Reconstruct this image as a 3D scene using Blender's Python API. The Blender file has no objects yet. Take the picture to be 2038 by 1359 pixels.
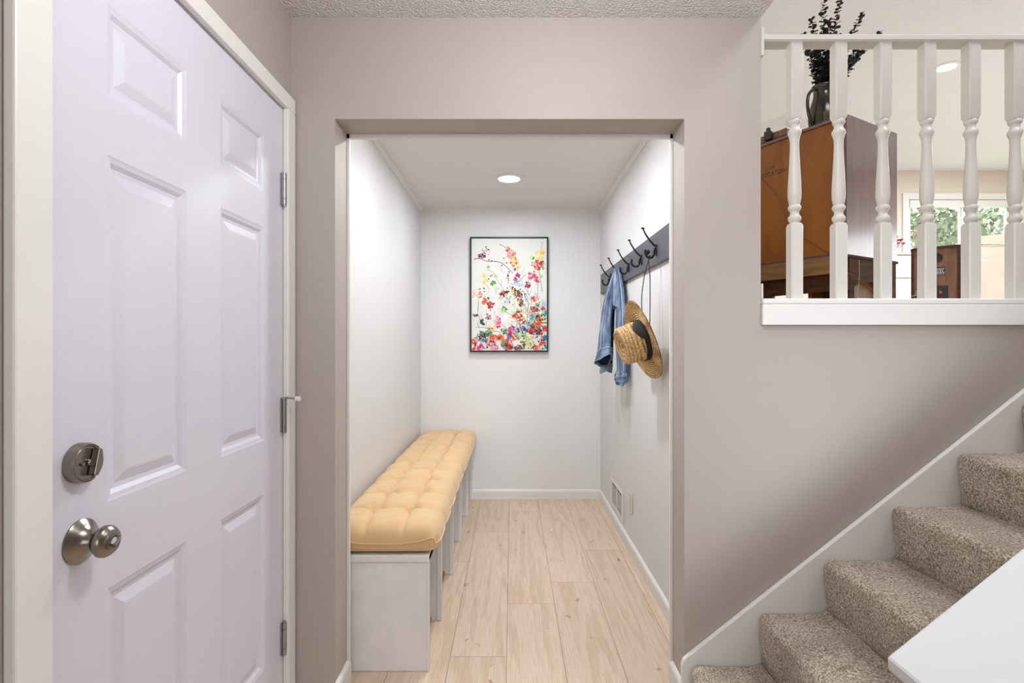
import bpy, bmesh, math, random
from mathutils import Vector, Matrix, Quaternion
from math import sin, cos, pi, radians as R

# ------------------------------------------------------------------ scene, camera, light
S = bpy.context.scene
C = S.collection
S.view_settings.view_transform = 'Standard'
S.view_settings.look = 'None'
S.view_settings.gamma = 1.0
S.view_settings.use_curve_mapping = False
S.view_settings.exposure = 0.0
try:
    S.cycles.use_denoising = True
    S.cycles.max_bounces = 10
    S.cycles.diffuse_bounces = 5
    S.cycles.sample_clamp_indirect = 6.0
except Exception:
    pass

H = 1.285                                   # eye height
cd = bpy.data.cameras.new('camera')
cd.sensor_width = 36.0
cd.lens = 36.0 * 1050.0 / 2038.0
cd.shift_y = 0.0012
cd.clip_start = 0.02
cam = bpy.data.objects.new('camera', cd)
C.objects.link(cam)
cam.location = (0, 0, H)
cam.rotation_euler = (pi / 2, 0, 0)
S.camera = cam

W = bpy.data.worlds.new('sky')
S.world = W
W.use_nodes = True
bg = W.node_tree.nodes['Background']
bg.inputs[0].default_value = (0.93, 0.96, 1.0, 1)
bg.inputs[1].default_value = 6.5


def area(name, loc, rot, sx, sy, power, col=(1, 1, 1), shape='RECTANGLE', spread=180):
    l = bpy.data.lights.new(name, 'AREA')
    l.shape = shape
    l.size = sx
    if shape == 'RECTANGLE':
        l.size_y = sy
    l.energy = power
    l.color = col
    l.spread = R(spread)
    o = bpy.data.objects.new(name, l)
    C.objects.link(o)
    o.location = loc
    o.rotation_euler = rot
    return o


sun = bpy.data.lights.new('sun', 'SUN')
sun.energy = 2.0
sun.angle = R(3)
sun.color = (1.0, 0.95, 0.86)
so = bpy.data.objects.new('sun', sun)
C.objects.link(so)
so.rotation_euler = Vector((-0.35, 0.75, -0.9)).to_track_quat('-Z', 'Y').to_euler()
# unseen fill panel added behind the camera, where the rear wall is closed
area('rear_fill', (0.5, -2.3, 1.65), (R(90), 0, 0), 2.3, 1.7, 25, (0.94, 0.97, 1.0))
area('side_glow_fill', (1.30, -1.0, 1.75), Vector((-0.10, 2.875, -1.02)).to_track_quat('-Z', 'Y').to_euler(), 0.55, 0.55, 3.7, (0.90, 0.95, 1.0), spread=44)  # added narrow fill that makes the soft glow on the front wall
pl_ = bpy.data.lights.new('entry_fill', 'POINT')  # unseen fill added to brighten the entry ceiling and upper wall
pl_.energy = 26
pl_.shadow_soft_size = 0.11
pl_.color = (0.97, 0.985, 1.0)
po_ = bpy.data.objects.new('entry_fill', pl_)
C.objects.link(po_)
po_.location = (0.20, 0.95, 2.24)

# ------------------------------------------------------------------ materials
MATS = {}


def lin(c):
    return tuple(((x / 255.0) / 12.92 if x / 255.0 <= 0.04045 else ((x / 255.0 + 0.055) / 1.055) ** 2.4) for x in c)


def mat(name, col, rough=0.5, metal=0.0, spec=0.5, noise=0.0, nscale=8.0, bump=0.0, bscale=80.0, bdist=0.004,
        stretch=None, col2=None, coords='Object', emit=None, estr=0.0, trans=0.0, coat=0.0, sheen=0.0):
    m = bpy.data.materials.new(name)
    m.use_nodes = True
    nt = m.node_tree
    b = nt.nodes['Principled BSDF']
    b.inputs['Base Color'].default_value = (*col, 1)
    b.inputs['Roughness'].default_value = rough
    b.inputs['Metallic'].default_value = metal
    b.inputs['Specular IOR Level'].default_value = spec
    if coat:
        b.inputs['Coat Weight'].default_value = coat
        b.inputs['Coat Roughness'].default_value = 0.15
    if sheen:
        b.inputs['Sheen Weight'].default_value = sheen
    if trans:
        b.inputs['Transmission Weight'].default_value = trans
    if emit:
        b.inputs['Emission Color'].default_value = (*emit, 1)
        b.inputs['Emission Strength'].default_value = estr
    tc = nt.nodes.new('ShaderNodeTexCoord')
    src = tc.outputs[coords]
    if stretch:
        mp = nt.nodes.new('ShaderNodeMapping')
        mp.inputs['Scale'].default_value = stretch
        nt.links.new(src, mp.inputs[0])
        src = mp.outputs[0]
    if col2 is not None or noise:
        n = nt.nodes.new('ShaderNodeTexNoise')
        n.inputs['Scale'].default_value = nscale
        n.inputs['Detail'].default_value = 6
        nt.links.new(src, n.inputs['Vector'])
        rp = nt.nodes.new('ShaderNodeValToRGB')
        rp.color_ramp.elements[0].position = 0.38
        rp.color_ramp.elements[1].position = 0.64
        c2 = col2 if col2 is not None else tuple(x * (1 - noise) for x in col)
        rp.color_ramp.elements[0].color = (*c2, 1)
        rp.color_ramp.elements[1].color = (*col, 1)
        nt.links.new(n.outputs['Fac'], rp.inputs[0])
        nt.links.new(rp.outputs[0], b.inputs['Base Color'])
    if bump:
        n2 = nt.nodes.new('ShaderNodeTexNoise')
        n2.inputs['Scale'].default_value = bscale
        n2.inputs['Detail'].default_value = 3
        nt.links.new(src, n2.inputs['Vector'])
        bp = nt.nodes.new('ShaderNodeBump')
        bp.inputs['Strength'].default_value = bump
        bp.inputs['Distance'].default_value = bdist
        nt.links.new(n2.outputs['Fac'], bp.inputs['Height'])
        nt.links.new(bp.outputs[0], b.inputs['Normal'])
    MATS[name] = m
    return m


TAUPE = (0.435, 0.388, 0.360)
M_taupe = mat('taupe_paint', TAUPE, 0.55, spec=0.4, bump=0.12, bscale=220, bdist=0.002)
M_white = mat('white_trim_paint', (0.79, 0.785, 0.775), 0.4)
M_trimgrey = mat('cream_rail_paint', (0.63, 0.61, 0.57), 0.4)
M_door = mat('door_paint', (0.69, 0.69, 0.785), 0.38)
M_nookwall = mat('smooth_white_wall', (0.79, 0.80, 0.81), 0.5, bump=0.05, bscale=200, bdist=0.002)
M_bench = mat('white_bench_paint', (0.83, 0.81, 0.82), 0.45, noise=0.06, nscale=12, bump=0.1, bscale=60, bdist=0.002)
M_dark = mat('black_plastic', (0.012, 0.012, 0.012), 0.35)
M_black = mat('black_iron', (0.010, 0.010, 0.011), 0.4, metal=0.3)
M_nickel = mat('brushed_nickel', (0.27, 0.245, 0.215), 0.22, metal=1.0, bump=0.05, bscale=40, stretch=(1, 1, 20))
M_hinge = mat('steel_hinge', (0.35, 0.35, 0.36), 0.3, metal=1.0)
M_gapwood = mat('dark_gap', (0.05, 0.045, 0.04), 0.9)
M_slate = mat('slate_painted_wood', (0.085, 0.085, 0.105), 0.45, noise=0.15, nscale=14, stretch=(1, 0.2, 1))
M_cream = mat('far_wall_paint', (0.72, 0.64, 0.55), 0.6)
M_lampglow = mat('lamp_diffuser', (1, 1, 1), 0.5, emit=(1, 0.97, 0.93), estr=9.0)
M_outlet = mat('almond_plastic', (0.72, 0.60, 0.45), 0.4)
M_ply = mat('bench_base_wood', (0.42, 0.30, 0.18), 0.6, noise=0.3, nscale=10, stretch=(8, 1, 1))


def popcorn(name, col, strength, scale, dist):
    m = mat(name, col, 0.8, spec=0.2)
    nt = m.node_tree
    b = nt.nodes['Principled BSDF']
    tc = nt.nodes.new('ShaderNodeTexCoord')
    v = nt.nodes.new('ShaderNodeTexVoronoi')
    v.inputs['Scale'].default_value = scale
    n = nt.nodes.new('ShaderNodeTexNoise')
    n.inputs['Scale'].default_value = scale * 0.7
    n.inputs['Detail'].default_value = 4
    mx = nt.nodes.new('ShaderNodeMath')
    mx.operation = 'SUBTRACT'
    bp = nt.nodes.new('ShaderNodeBump')
    bp.inputs['Strength'].default_value = strength
    bp.inputs['Distance'].default_value = dist
    nt.links.new(tc.outputs['Object'], v.inputs['Vector'])
    nt.links.new(tc.outputs['Object'], n.inputs['Vector'])
    nt.links.new(n.outputs['Fac'], mx.inputs[0])
    nt.links.new(v.outputs['Distance'], mx.inputs[1])
    nt.links.new(mx.outputs[0], bp.inputs['Height'])
    nt.links.new(bp.outputs[0], b.inputs['Normal'])
    return m


M_ceil = popcorn('textured_ceiling', (0.74, 0.71, 0.68), 0.8, 130, 0.007)
M_ceil2 = popcorn('upper_ceiling_texture', (0.775, 0.79, 0.83), 0.35, 45, 0.006)
M_nookceil = mat('nook_ceiling_paint', (0.82, 0.81, 0.80), 0.6, bump=0.05, bscale=90)


def grooved(name, col, axis_scale):
    """painted panelling with fine vertical grooves along Y"""
    m = mat(name, col, 0.45)
    nt = m.node_tree
    b = nt.nodes['Principled BSDF']
    tc = nt.nodes.new('ShaderNodeTexCoord')
    mp = nt.nodes.new('ShaderNodeMapping')
    mp.inputs['Scale'].default_value = (0.02, 1, 0.004)
    nt.links.new(tc.outputs['Object'], mp.inputs[0])
    n = nt.nodes.new('ShaderNodeTexNoise')
    n.inputs['Scale'].default_value = axis_scale
    n.inputs['Detail'].default_value = 2
    nt.links.new(mp.outputs[0], n.inputs['Vector'])
    w = nt.nodes.new('ShaderNodeTexWave')
    w.wave_type = 'BANDS'
    w.bands_direction = 'Y'
    w.inputs['Scale'].default_value = 3.2
    nt.links.new(tc.outputs['Object'], w.inputs['Vector'])
    rp = nt.nodes.new('ShaderNodeValToRGB')
    rp.color_ramp.elements[0].position = 0.0
    rp.color_ramp.elements[0].color = (0, 0, 0, 1)
    rp.color_ramp.elements[1].position = 0.05
    rp.color_ramp.elements[1].color = (1, 1, 1, 1)
    nt.links.new(w.outputs['Fac'], rp.inputs[0])
    ad = nt.nodes.new('ShaderNodeMath')
    ad.operation = 'ADD'
    nt.links.new(n.outputs['Fac'], ad.inputs[0])
    nt.links.new(rp.outputs[0], ad.inputs[1])
    bp = nt.nodes.new('ShaderNodeBump')
    bp.inputs['Strength'].default_value = 0.35
    bp.inputs['Distance'].default_value = 0.003
    nt.links.new(ad.outputs[0], bp.inputs['Height'])
    nt.links.new(bp.outputs[0], b.inputs['Normal'])
    return m


M_panel = grooved('white_panelling', (0.715, 0.722, 0.732), 60)


def woodgrain(name, light, dark, rough=0.4, scale=(18, 18, 1.2), nscale=3.0, spec=0.5, coat=0.0, coords='Object'):
    m = mat(name, light, rough, spec=spec, coat=coat)
    nt = m.node_tree
    b = nt.nodes['Principled BSDF']
    tc = nt.nodes.new('ShaderNodeTexCoord')
    mp = nt.nodes.new('ShaderNodeMapping')
    mp.inputs['Scale'].default_value = scale
    nt.links.new(tc.outputs[coords], mp.inputs[0])
    n = nt.nodes.new('ShaderNodeTexNoise')
    n.inputs['Scale'].default_value = nscale
    n.inputs['Detail'].default_value = 8
    n.inputs['Distortion'].default_value = 0.6
    nt.links.new(mp.outputs[0], n.inputs['Vector'])
    rp = nt.nodes.new('ShaderNodeValToRGB')
    rp.color_ramp.elements[0].position = 0.3
    rp.color_ramp.elements[0].color = (*dark, 1)
    rp.color_ramp.elements[1].position = 0.68
    rp.color_ramp.elements[1].color = (*light, 1)
    nt.links.new(n.outputs['Fac'], rp.inputs[0])
    nt.links.new(rp.outputs[0], b.inputs['Base Color'])
    return m


M_hardboard = woodgrain('orange_hardboard', (0.30, 0.100, 0.006), (0.19, 0.056, 0.003), 0.5, (3, 3, 1.0), 2.5)
M_walnut = woodgrain('purple_brown_veneer', (0.135, 0.055, 0.052), (0.075, 0.026, 0.024), 0.35, (14, 14, 0.8), 3.0, coat=1.0)
M_darkwood = woodgrain('dark_brown_wood', (0.085, 0.032, 0.012), (0.03, 0.011, 0.005), 0.7, (3, 3, 12), 3.0, spec=0.2)
M_tan = woodgrain('tan_wood', (0.30, 0.165, 0.055), (0.16, 0.075, 0.02), 0.5, (10, 1.5, 10), 3.0)
M_amber = woodgrain('amber_knotty_wood', (0.33, 0.135, 0.03), (0.09, 0.03, 0.01), 0.5, (5, 5, 2), 2.2)
M_greywood = woodgrain('grey_board', (0.16, 0.11, 0.085), (0.06, 0.045, 0.04), 0.6, (4, 4, 14), 2.5)
M_speaker = woodgrain('speaker_veneer', (0.23, 0.105, 0.055), (0.12, 0.045, 0.022), 0.45, (16, 16, 1.5), 3.0)
M_card = mat('peach_cardboard', (0.78, 0.64, 0.53), 0.75, noise=0.05, nscale=5)


def floor_material():
    m = mat('oak_plank', (0.7, 0.5, 0.35), 0.42, spec=0.4)
    nt = m.node_tree
    b = nt.nodes['Principled BSDF']
    at = nt.nodes.new('ShaderNodeAttribute')
    at.attribute_name = 'plank'
    tc = nt.nodes.new('ShaderNodeTexCoord')
    off = nt.nodes.new('ShaderNodeVectorMath')
    off.operation = 'MULTIPLY_ADD'
    off.inputs[1].default_value = (7.0, 13.0, 0)
    nt.links.new(at.outputs['Color'], off.inputs[0])
    nt.links.new(tc.outputs['Object'], off.inputs[2])
    # long cathedral grain
    mp = nt.nodes.new('ShaderNodeMapping')
    mp.inputs['Scale'].default_value = (8.0, 0.55, 1)
    nt.links.new(off.outputs[0], mp.inputs[0])
    n1 = nt.nodes.new('ShaderNodeTexNoise')
    n1.inputs['Scale'].default_value = 1.4
    n1.inputs['Detail'].default_value = 3
    n1.inputs['Distortion'].default_value = 0.5
    nt.links.new(mp.outputs[0], n1.inputs['Vector'])
    mul = nt.nodes.new('ShaderNodeMath')
    mul.operation = 'MULTIPLY'
    mul.inputs[1].default_value = 30.0
    nt.links.new(n1.outputs['Fac'], mul.inputs[0])
    sn = nt.nodes.new('ShaderNodeMath')
    sn.operation = 'SINE'
    nt.links.new(mul.outputs[0], sn.inputs[0])
    r1 = nt.nodes.new('ShaderNodeValToRGB')
    r1.color_ramp.elements[0].position = 0.0
    r1.color_ramp.elements[0].color = (0.630, 0.485, 0.360, 1)
    r1.color_ramp.elements[1].position = 0.6
    r1.color_ramp.elements[1].color = (0.700, 0.565, 0.440, 1)
    mr = nt.nodes.new('ShaderNodeMapRange')
    mr.inputs['From Min'].default_value = -1
    nt.links.new(sn.outputs[0], mr.inputs['Value'])
    nt.links.new(mr.outputs[0], r1.inputs[0])
    # fine fibres
    mp2 = nt.nodes.new('ShaderNodeMapping')
    mp2.inputs['Scale'].default_value = (120, 5, 1)
    nt.links.new(off.outputs[0], mp2.inputs[0])
    n2 = nt.nodes.new('ShaderNodeTexNoise')
    n2.inputs['Scale'].default_value = 1.6
    n2.inputs['Detail'].default_value = 4
    nt.links.new(mp2.outputs[0], n2.inputs['Vector'])
    r2 = nt.nodes.new('ShaderNodeValToRGB')
    r2.color_ramp.elements[0].position = 0.30
    r2.color_ramp.elements[0].color = (0.86, 0.82, 0.79, 1)
    r2.color_ramp.elements[1].position = 0.58
    r2.color_ramp.elements[1].color = (1, 1, 1, 1)
    nt.links.new(n2.outputs['Fac'], r2.inputs[0])
    mx = nt.nodes.new('ShaderNodeMix')
    mx.data_type = 'RGBA'
    mx.blend_type = 'MULTIPLY'
    mx.inputs['Factor'].default_value = 1.0
    nt.links.new(r1.outputs[0], mx.inputs['A'])
    nt.links.new(r2.outputs[0], mx.inputs['B'])
    # knots
    mp3 = nt.nodes.new('ShaderNodeMapping')
    mp3.inputs['Scale'].default_value = (5.5, 3.0, 1)
    nt.links.new(off.outputs[0], mp3.inputs[0])
    n3 = nt.nodes.new('ShaderNodeTexNoise')
    n3.inputs['Scale'].default_value = 3.0
    n3.inputs['Detail'].default_value = 5
    nt.links.new(mp3.outputs[0], n3.inputs['Vector'])
    r3 = nt.nodes.new('ShaderNodeValToRGB')
    r3.color_ramp.elements[0].position = 0.675
    r3.color_ramp.elements[0].color = (1, 1, 1, 1)
    r3.color_ramp.elements[1].position = 0.75
    r3.color_ramp.elements[1].color = (0.50, 0.36, 0.27, 1)
    nt.links.new(n3.outputs['Fac'], r3.inputs[0])
    mx2 = nt.nodes.new('ShaderNodeMix')
    mx2.data_type = 'RGBA'
    mx2.blend_type = 'MULTIPLY'
    mx2.inputs['Factor'].default_value = 1.0
    nt.links.new(mx.outputs['Result'], mx2.inputs['A'])
    nt.links.new(r3.outputs[0], mx2.inputs['B'])
    # board to board tone
    hs = nt.nodes.new('ShaderNodeHueSaturation')
    mr2 = nt.nodes.new('ShaderNodeMapRange')
    mr2.inputs['To Min'].default_value = 0.93
    mr2.inputs['To Max'].default_value = 1.05
    sep = nt.nodes.new('ShaderNodeSeparateColor')
    nt.links.new(at.outputs['Color'], sep.inputs[0])
    nt.links.new(sep.outputs[0], mr2.inputs['Value'])
    nt.links.new(mr2.outputs[0], hs.inputs['Value'])
    nt.links.new(mx2.outputs['Result'], hs.inputs['Color'])
    nt.links.new(hs.outputs[0], b.inputs['Base Color'])
    return m


M_oak = floor_material()


def carpet_material():
    m = mat('taupe_carpet', (0.3, 0.25, 0.2), 0.95, spec=0.1, sheen=0.3)
    nt = m.node_tree
    b = nt.nodes['Principled BSDF']
    tc = nt.nodes.new('ShaderNodeTexCoord')
    n = nt.nodes.new('ShaderNodeTexNoise')
    n.inputs['Scale'].default_value = 170
    n.inputs['Detail'].default_value = 3
    n.inputs['Roughness'].default_value = 0.7
    nt.links.new(tc.outputs['Object'], n.inputs['Vector'])
    rp = nt.nodes.new('ShaderNodeValToRGB')
    e = rp.color_ramp.elements
    e[0].position = 0.36
    e[0].color = (0.15, 0.115, 0.082, 1)
    e[1].position = 0.66
    e[1].color = (0.86, 0.78, 0.68, 1)
    k = e.new(0.5)
    k.color = (0.46, 0.385, 0.31, 1)
    nt.links.new(n.outputs['Fac'], rp.inputs[0])
    n2 = nt.nodes.new('ShaderNodeTexNoise')
    n2.inputs['Scale'].default_value = 7
    n2.inputs['Detail'].default_value = 2
    nt.links.new(tc.outputs['Object'], n2.inputs['Vector'])
    r2 = nt.nodes.new('ShaderNodeValToRGB')
    r2.color_ramp.elements[0].position = 0.35
    r2.color_ramp.elements[0].color = (0.80, 0.78, 0.74, 1)
    r2.color_ramp.elements[1].position = 0.65
    r2.color_ramp.elements[1].color = (1.05, 1.03, 1.0, 1)
    nt.links.new(n2.outputs['Fac'], r2.inputs[0])
    mx = nt.nodes.new('ShaderNodeMix')
    mx.data_type = 'RGBA'
    mx.blend_type = 'MULTIPLY'
    mx.inputs['Factor'].default_value = 1.0
    nt.links.new(rp.outputs[0], mx.inputs['A'])
    nt.links.new(r2.outputs[0], mx.inputs['B'])
    nt.links.new(mx.outputs['Result'], b.inputs['Base Color'])
    bp = nt.nodes.new('ShaderNodeBump')
    bp.inputs['Strength'].default_value = 0.9
    bp.inputs['Distance'].default_value = 0.006
    nt.links.new(n.outputs['Fac'], bp.inputs['Height'])
    nt.links.new(bp.outputs[0], b.inputs['Normal'])
    return m


M_carpet = carpet_material()


def attr_material(name, rough=0.6):
    m = mat(name, (0.8, 0.8, 0.8), rough)
    nt = m.node_tree
    at = nt.nodes.new('ShaderNodeAttribute')
    at.attribute_name = 'paint'
    nt.links.new(at.outputs['Color'], nt.nodes['Principled BSDF'].inputs['Base Color'])
    return m


M_art = attr_material('canvas_paint')


def glass_material(name, mix, rough=0.02):
    m = bpy.data.materials.new(name)
    m.use_nodes = True
    nt = m.node_tree
    nt.nodes.remove(nt.nodes['Principled BSDF'])
    out = nt.nodes['Material Output']
    t = nt.nodes.new('ShaderNodeBsdfTransparent')
    g = nt.nodes.new('ShaderNodeBsdfGlossy')
    g.inputs['Roughness'].default_value = rough
    x = nt.nodes.new('ShaderNodeMixShader')
    x.inputs[0].default_value = mix
    nt.links.new(t.outputs[0], x.inputs[1])
    nt.links.new(g.outputs[0], x.inputs[2])
    nt.links.new(x.outputs[0], out.inputs['Surface'])
    return m


M_glass = glass_material('window_glass', 0.06)
M_lid = glass_material('clear_acrylic', 0.10)

# ------------------------------------------------------------------ geometry helpers
class MB:
    def __init__(self):
        self.bm = bmesh.new()

    def box(self, x0, x1, y0, y1, z0, z1, mi=0):
        vs = [self.bm.verts.new((x, y, z)) for z in (z0, z1) for y in (y0, y1) for x in (x0, x1)]
        for q in ((0, 2, 3, 1), (4, 5, 7, 6), (0, 1, 5, 4), (2, 6, 7, 3), (0, 4, 6, 2), (1, 3, 7, 5)):
            f = self.bm.faces.new([vs[i] for i in q])
            f.material_index = mi
        return self

    def prism(self, pts, axis, a, b, mi=0):
        """extrude a 2-D outline along axis from a to b; pts are the other two coordinates in x,y,z order"""
        def mk(p, t):
            if axis == 'x':
                return (t, p[0], p[1])
            if axis == 'y':
                return (p[0], t, p[1])
            return (p[0], p[1], t)
        v0 = [self.bm.verts.new(mk(p, a)) for p in pts]
        v1 = [self.bm.verts.new(mk(p, b)) for p in pts]
        n = len(pts)
        fs = [self.bm.faces.new(v0), self.bm.faces.new(v1[::-1])]
        for i in range(n):
            fs.append(self.bm.faces.new([v0[i], v0[(i + 1) % n], v1[(i + 1) % n], v1[i]]))
        for f in fs:
            f.material_index = mi
        return self

    def loft(self, rings, cap=True, closed=True, mi=0):
        """rings: list of equally long lists of points"""
        vr = [[self.bm.verts.new(p) for p in r] for r in rings]
        n = len(vr[0])
        for a, b in zip(vr, vr[1:]):
            for i in range(n if closed else n - 1):
                j = (i + 1) % n
                f = self.bm.faces.new([a[i], a[j], b[j], b[i]])
                f.material_index = mi
        if cap and closed:
            self.bm.faces.new(vr[0][::-1]).material_index = mi
            self.bm.faces.new(vr[-1]).material_index = mi
        return self

    def lathe(self, prof, n=32, origin=(0, 0, 0), frame=None, cap=True, mi=0):
        """prof: list of (radius, height); frame: 3x3 matrix whose Z is the axis"""
        F = frame or Matrix.Identity(3)
        o = Vector(origin)
        rings = []
        for r, h in prof:
            r = max(r, 1e-5)
            rings.append([o + F @ Vector((r * cos(2 * pi * i / n), r * sin(2 * pi * i / n), h)) for i in range(n)])
        return self.loft(rings, cap, mi=mi)

    def tube(self, pts, r, n=8, mi=0, cap=True):
        pts = [Vector(p) for p in pts]
        rs = r if isinstance(r, (list, tuple)) else [r] * len(pts)
        rings = []
        up = None
        for i, p in enumerate(pts):
            t = (pts[min(i + 1, len(pts) - 1)] - pts[max(i - 1, 0)]).normalized()
            if up is None:
                up = t.orthogonal().normalized()
            up = (up - t * up.dot(t))
            if up.length < 1e-6:
                up = t.orthogonal()
            up.normalize()
            w = t.cross(up)
            rings.append([p + (up * cos(2 * pi * k / n) + w * sin(2 * pi * k / n)) * rs[i] for k in range(n)])
        return self.loft(rings, cap, mi=mi)

    def quad(self, pts, mi=0):
        f = self.bm.faces.new([self.bm.verts.new(p) for p in pts])
        f.material_index = mi
        return f


def smoothpath(pts, k=6):
    """Catmull-Rom through the points"""
    P = [Vector(p) for p in pts]
    P = [P[0] * 2 - P[1]] + P + [P[-1] * 2 - P[-2]]
    out = []
    for i in range(1, len(P) - 2):
        for s in range(k):
            t = s / k
            a, b, c, d = P[i - 1], P[i], P[i + 1], P[i + 2]
            out.append(0.5 * ((2 * b) + (c - a) * t + (2 * a - 5 * b + 4 * c - d) * t * t + (3 * b - a - 3 * c + d) * t ** 3))
    out.append(P[-2])
    return out


FRAME = {}                                   # object name -> world matrix


def link(o, parent=None):
    C.objects.link(o)
    if parent is not None:
        o.parent = parent
    return o


def obj(name, mb, mats, parent=None, smooth=False, bevel=0.0, seg=2, sub=0, local=False, angle=40):
    """one mesh object; world coordinates unless local (then in the coordinates of its thing)"""
    bm = mb.bm if isinstance(mb, MB) else mb
    if parent is not None and not local:
        bm.transform(FRAME[parent.name].inverted())
    bmesh.ops.recalc_face_normals(bm, faces=bm.faces)
    me = bpy.data.meshes.new(name)
    bm.to_mesh(me)
    bm.free()
    for m in (mats if isinstance(mats, (list, tuple)) else [mats]):
        me.materials.append(m)
    o = bpy.data.objects.new(name, me)
    link(o, parent)
    FRAME[o.name] = FRAME[parent.name] if parent is not None else Matrix.Identity(4)
    if smooth:
        for p in me.polygons:
            p.use_smooth = True
        if angle < 180:
            try:
                me.set_sharp_from_angle(angle=R(angle))
            except Exception:
                pass
    if bevel:
        b = o.modifiers.new('bevel', 'BEVEL')
        b.width = bevel
        b.segments = seg
        b.limit_method = 'ANGLE'
        b.angle_limit = R(40)
    if sub:
        s = o.modifiers.new('subdivision', 'SUBSURF')
        s.levels = s.render_levels = sub
    return o


def thing(name, label, cat, loc=(0, 0, 0), rot=None, group=None):
    o = bpy.data.objects.new(name, None)
    o.empty_display_size = 0.1
    C.objects.link(o)
    o.location = loc
    q = rot or Quaternion()
    o.rotation_euler = q.to_euler()
    FRAME[o.name] = Matrix.Translation(Vector(loc)) @ q.to_matrix().to_4x4()
    o['label'] = label
    o['category'] = cat
    if group:
        o['group'] = group
    return o


def tag(o, label, cat, group=None):
    o['label'] = label
    o['category'] = cat
    if group:
        o['group'] = group
    return o


def struct(name, mb, mats, parent=None, **k):
    o = obj(name, mb, mats, parent, **k)
    if parent is None:
        o['kind'] = 'structure'
    return o


def sroot(name, loc=(0, 0, 0)):
    o = bpy.data.objects.new(name, None)
    C.objects.link(o)
    o.location = loc
    FRAME[o.name] = Matrix.Translation(Vector(loc))
    o['kind'] = 'structure'
    return o


rnd = random.Random(7)

# ------------------------------------------------------------------ the setting
LW, FW, FB = -0.785, 1.875, 2.01             # left wall face, front wall face and back
OL, OR, OT = -0.629, 0.6125, 2.080           # opening in the front wall
NL, NR, NB, NC = -0.750, 0.729, 4.350, 2.391  # nook left, right, back, ceiling
EC, UC, UF = 2.440, 3.860, 1.420             # entry ceiling, upper ceiling, upper floor
WE = 0.884                                   # free end of the front wall, under the railing

# floor: oak planks laid along Y, one mesh with a plank attribute
bm = bmesh.new()
lay = bm.loops.layers.float_color.new('plank')
PW = 0.231
joint = {-1: 2.16, 0: 2.60, 1: 2.83, 2: 3.27, -2: 3.1, 3: 2.2}
xs0 = -0.022 - PW * 5
g = 0.0007
for i in range(-5, 36):
    x0 = -0.022 + PW * i
    j0 = joint.get(i, rnd.uniform(2, 3.4))
    y = j0 - 1.42 * 5
    while y < 4.5:
        ya, yb = max(y, -3.2), min(y + 1.42, 4.45)
        if yb > ya:
            c = (rnd.random(), rnd.random(), rnd.random(), 1)
            vs = [bm.verts.new(p) for p in ((x0 + g, ya + g, 0), (x0 + PW - g, ya + g, 0), (x0 + PW - g, yb - g, 0), (x0 + g, yb - g, 0))]
            f = bm.faces.new(vs)
            for l in f.loops:
                l[lay] = c
        y += 1.42
me_floor = MB()
me_floor.bm.free()
me_floor.bm = bm
sub = MB().box(-1.3, 8.0, -3.2, 4.45, -0.06, -0.0015)
fl = struct('floor', me_floor, M_oak)
struct('subfloor', sub, M_gapwood, fl)

# left wall with the doorway, seen edge on from Y to Z
DY0, DY1, DZ = 0.872, 1.812, 2.098
struct('wall_left', MB().prism([(-3.0, 0), (DY0, 0), (DY0, DZ), (DY1, DZ), (DY1, 0), (FW, 0), (FW, EC), (-3.0, EC)],
                               'x', LW - 0.13, LW), M_taupe)
# front wall with the opening to the nook and the low part below the railing
struct('wall_front', MB().prism([(LW - 0.13, 0), (OL, 0), (OL, OT), (OR, OT), (OR, 0), (3.2, 0), (3.2, UF - 0.005), (WE, UF - 0.005),
                                 (WE, UC), (LW - 0.13, UC)], 'y', FW, FB), M_taupe)
struct('ceiling', MB().box(LW - 0.13, WE, -3.0, FW, EC, EC + 0.06), M_ceil)
struct('wall_header', MB().box(WE - 0.06, WE, -3.0, FW, EC + 0.06, UC), M_taupe)
struct('wall_rear', MB().box(LW - 0.13, 8.0, -3.1, -3.0, 0, UC), M_taupe)
# nook shell
struct('wall_nook_left', MB().box(NL - 0.1, NL, FB, NB, 0, NC + 0.05), M_panel)
struct('wall_nook_right', MB().box(NR, NR + 0.1, FB, NB, 0, NC + 0.05), M_panel)
struct('wall_nook_back', MB().box(NL - 0.1, NR + 0.1, NB, NB + 0.1, 0, NC + 0.05), M_nookwall)
struct('ceiling_nook', MB().box(NL, NR, FB, NB, NC, NC + 0.05), M_nookceil)


def moulding(w, h):
    return [(0, 0), (w, 0), (w, h * 0.78), (w * 0.75, h * 0.9), (w * 0.35, h * 0.97), (0, h)]


BH, BT = 0.078, 0.014
struct('baseboard_back', MB().prism([(NB - a, b) for a, b in moulding(BT, BH)], 'x', NL, NR - BT), M_white)
struct('baseboard_right', MB().prism([(NR - a, b) for a, b in moulding(BT, BH)], 'y', FB + 0.02, NB), M_white)
struct('baseboard_left', MB().prism([(OL + a, b) for a, b in moulding(0.013, 0.075)], 'y', FW - 0.012, FB + 0.012), M_white)
struct('baseboard_front', MB().prism([(FW - a, b) for a, b in moulding(0.013, 0.075)], 'x', LW, OL + 0.012), M_white)
struct('baseboard_reveal', MB().prism([(OR - a, b) for a, b in moulding(0.013, 0.075)], 'y', FW - 0.012, FB + 0.012), M_white)
# small ceiling battens in the nook
cv = [(0, 0), (0.022, 0), (0.022, -0.006), (0.006, -0.028), (0, -0.028)]
struct('trim_1', MB().prism([(NL + a, NC + b) for a, b in cv], 'y', FB, NB), M_nookceil)
struct('trim_2', MB().prism([(NR - a, NC + b) for a, b in cv], 'y', FB, NB), M_nookceil)
struct('trim_3', MB().prism([(NB - a * 0.6, NC + b * 0.6) for a, b in cv], 'x', NL + 0.02, NR - 0.02), M_nookceil)
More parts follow.
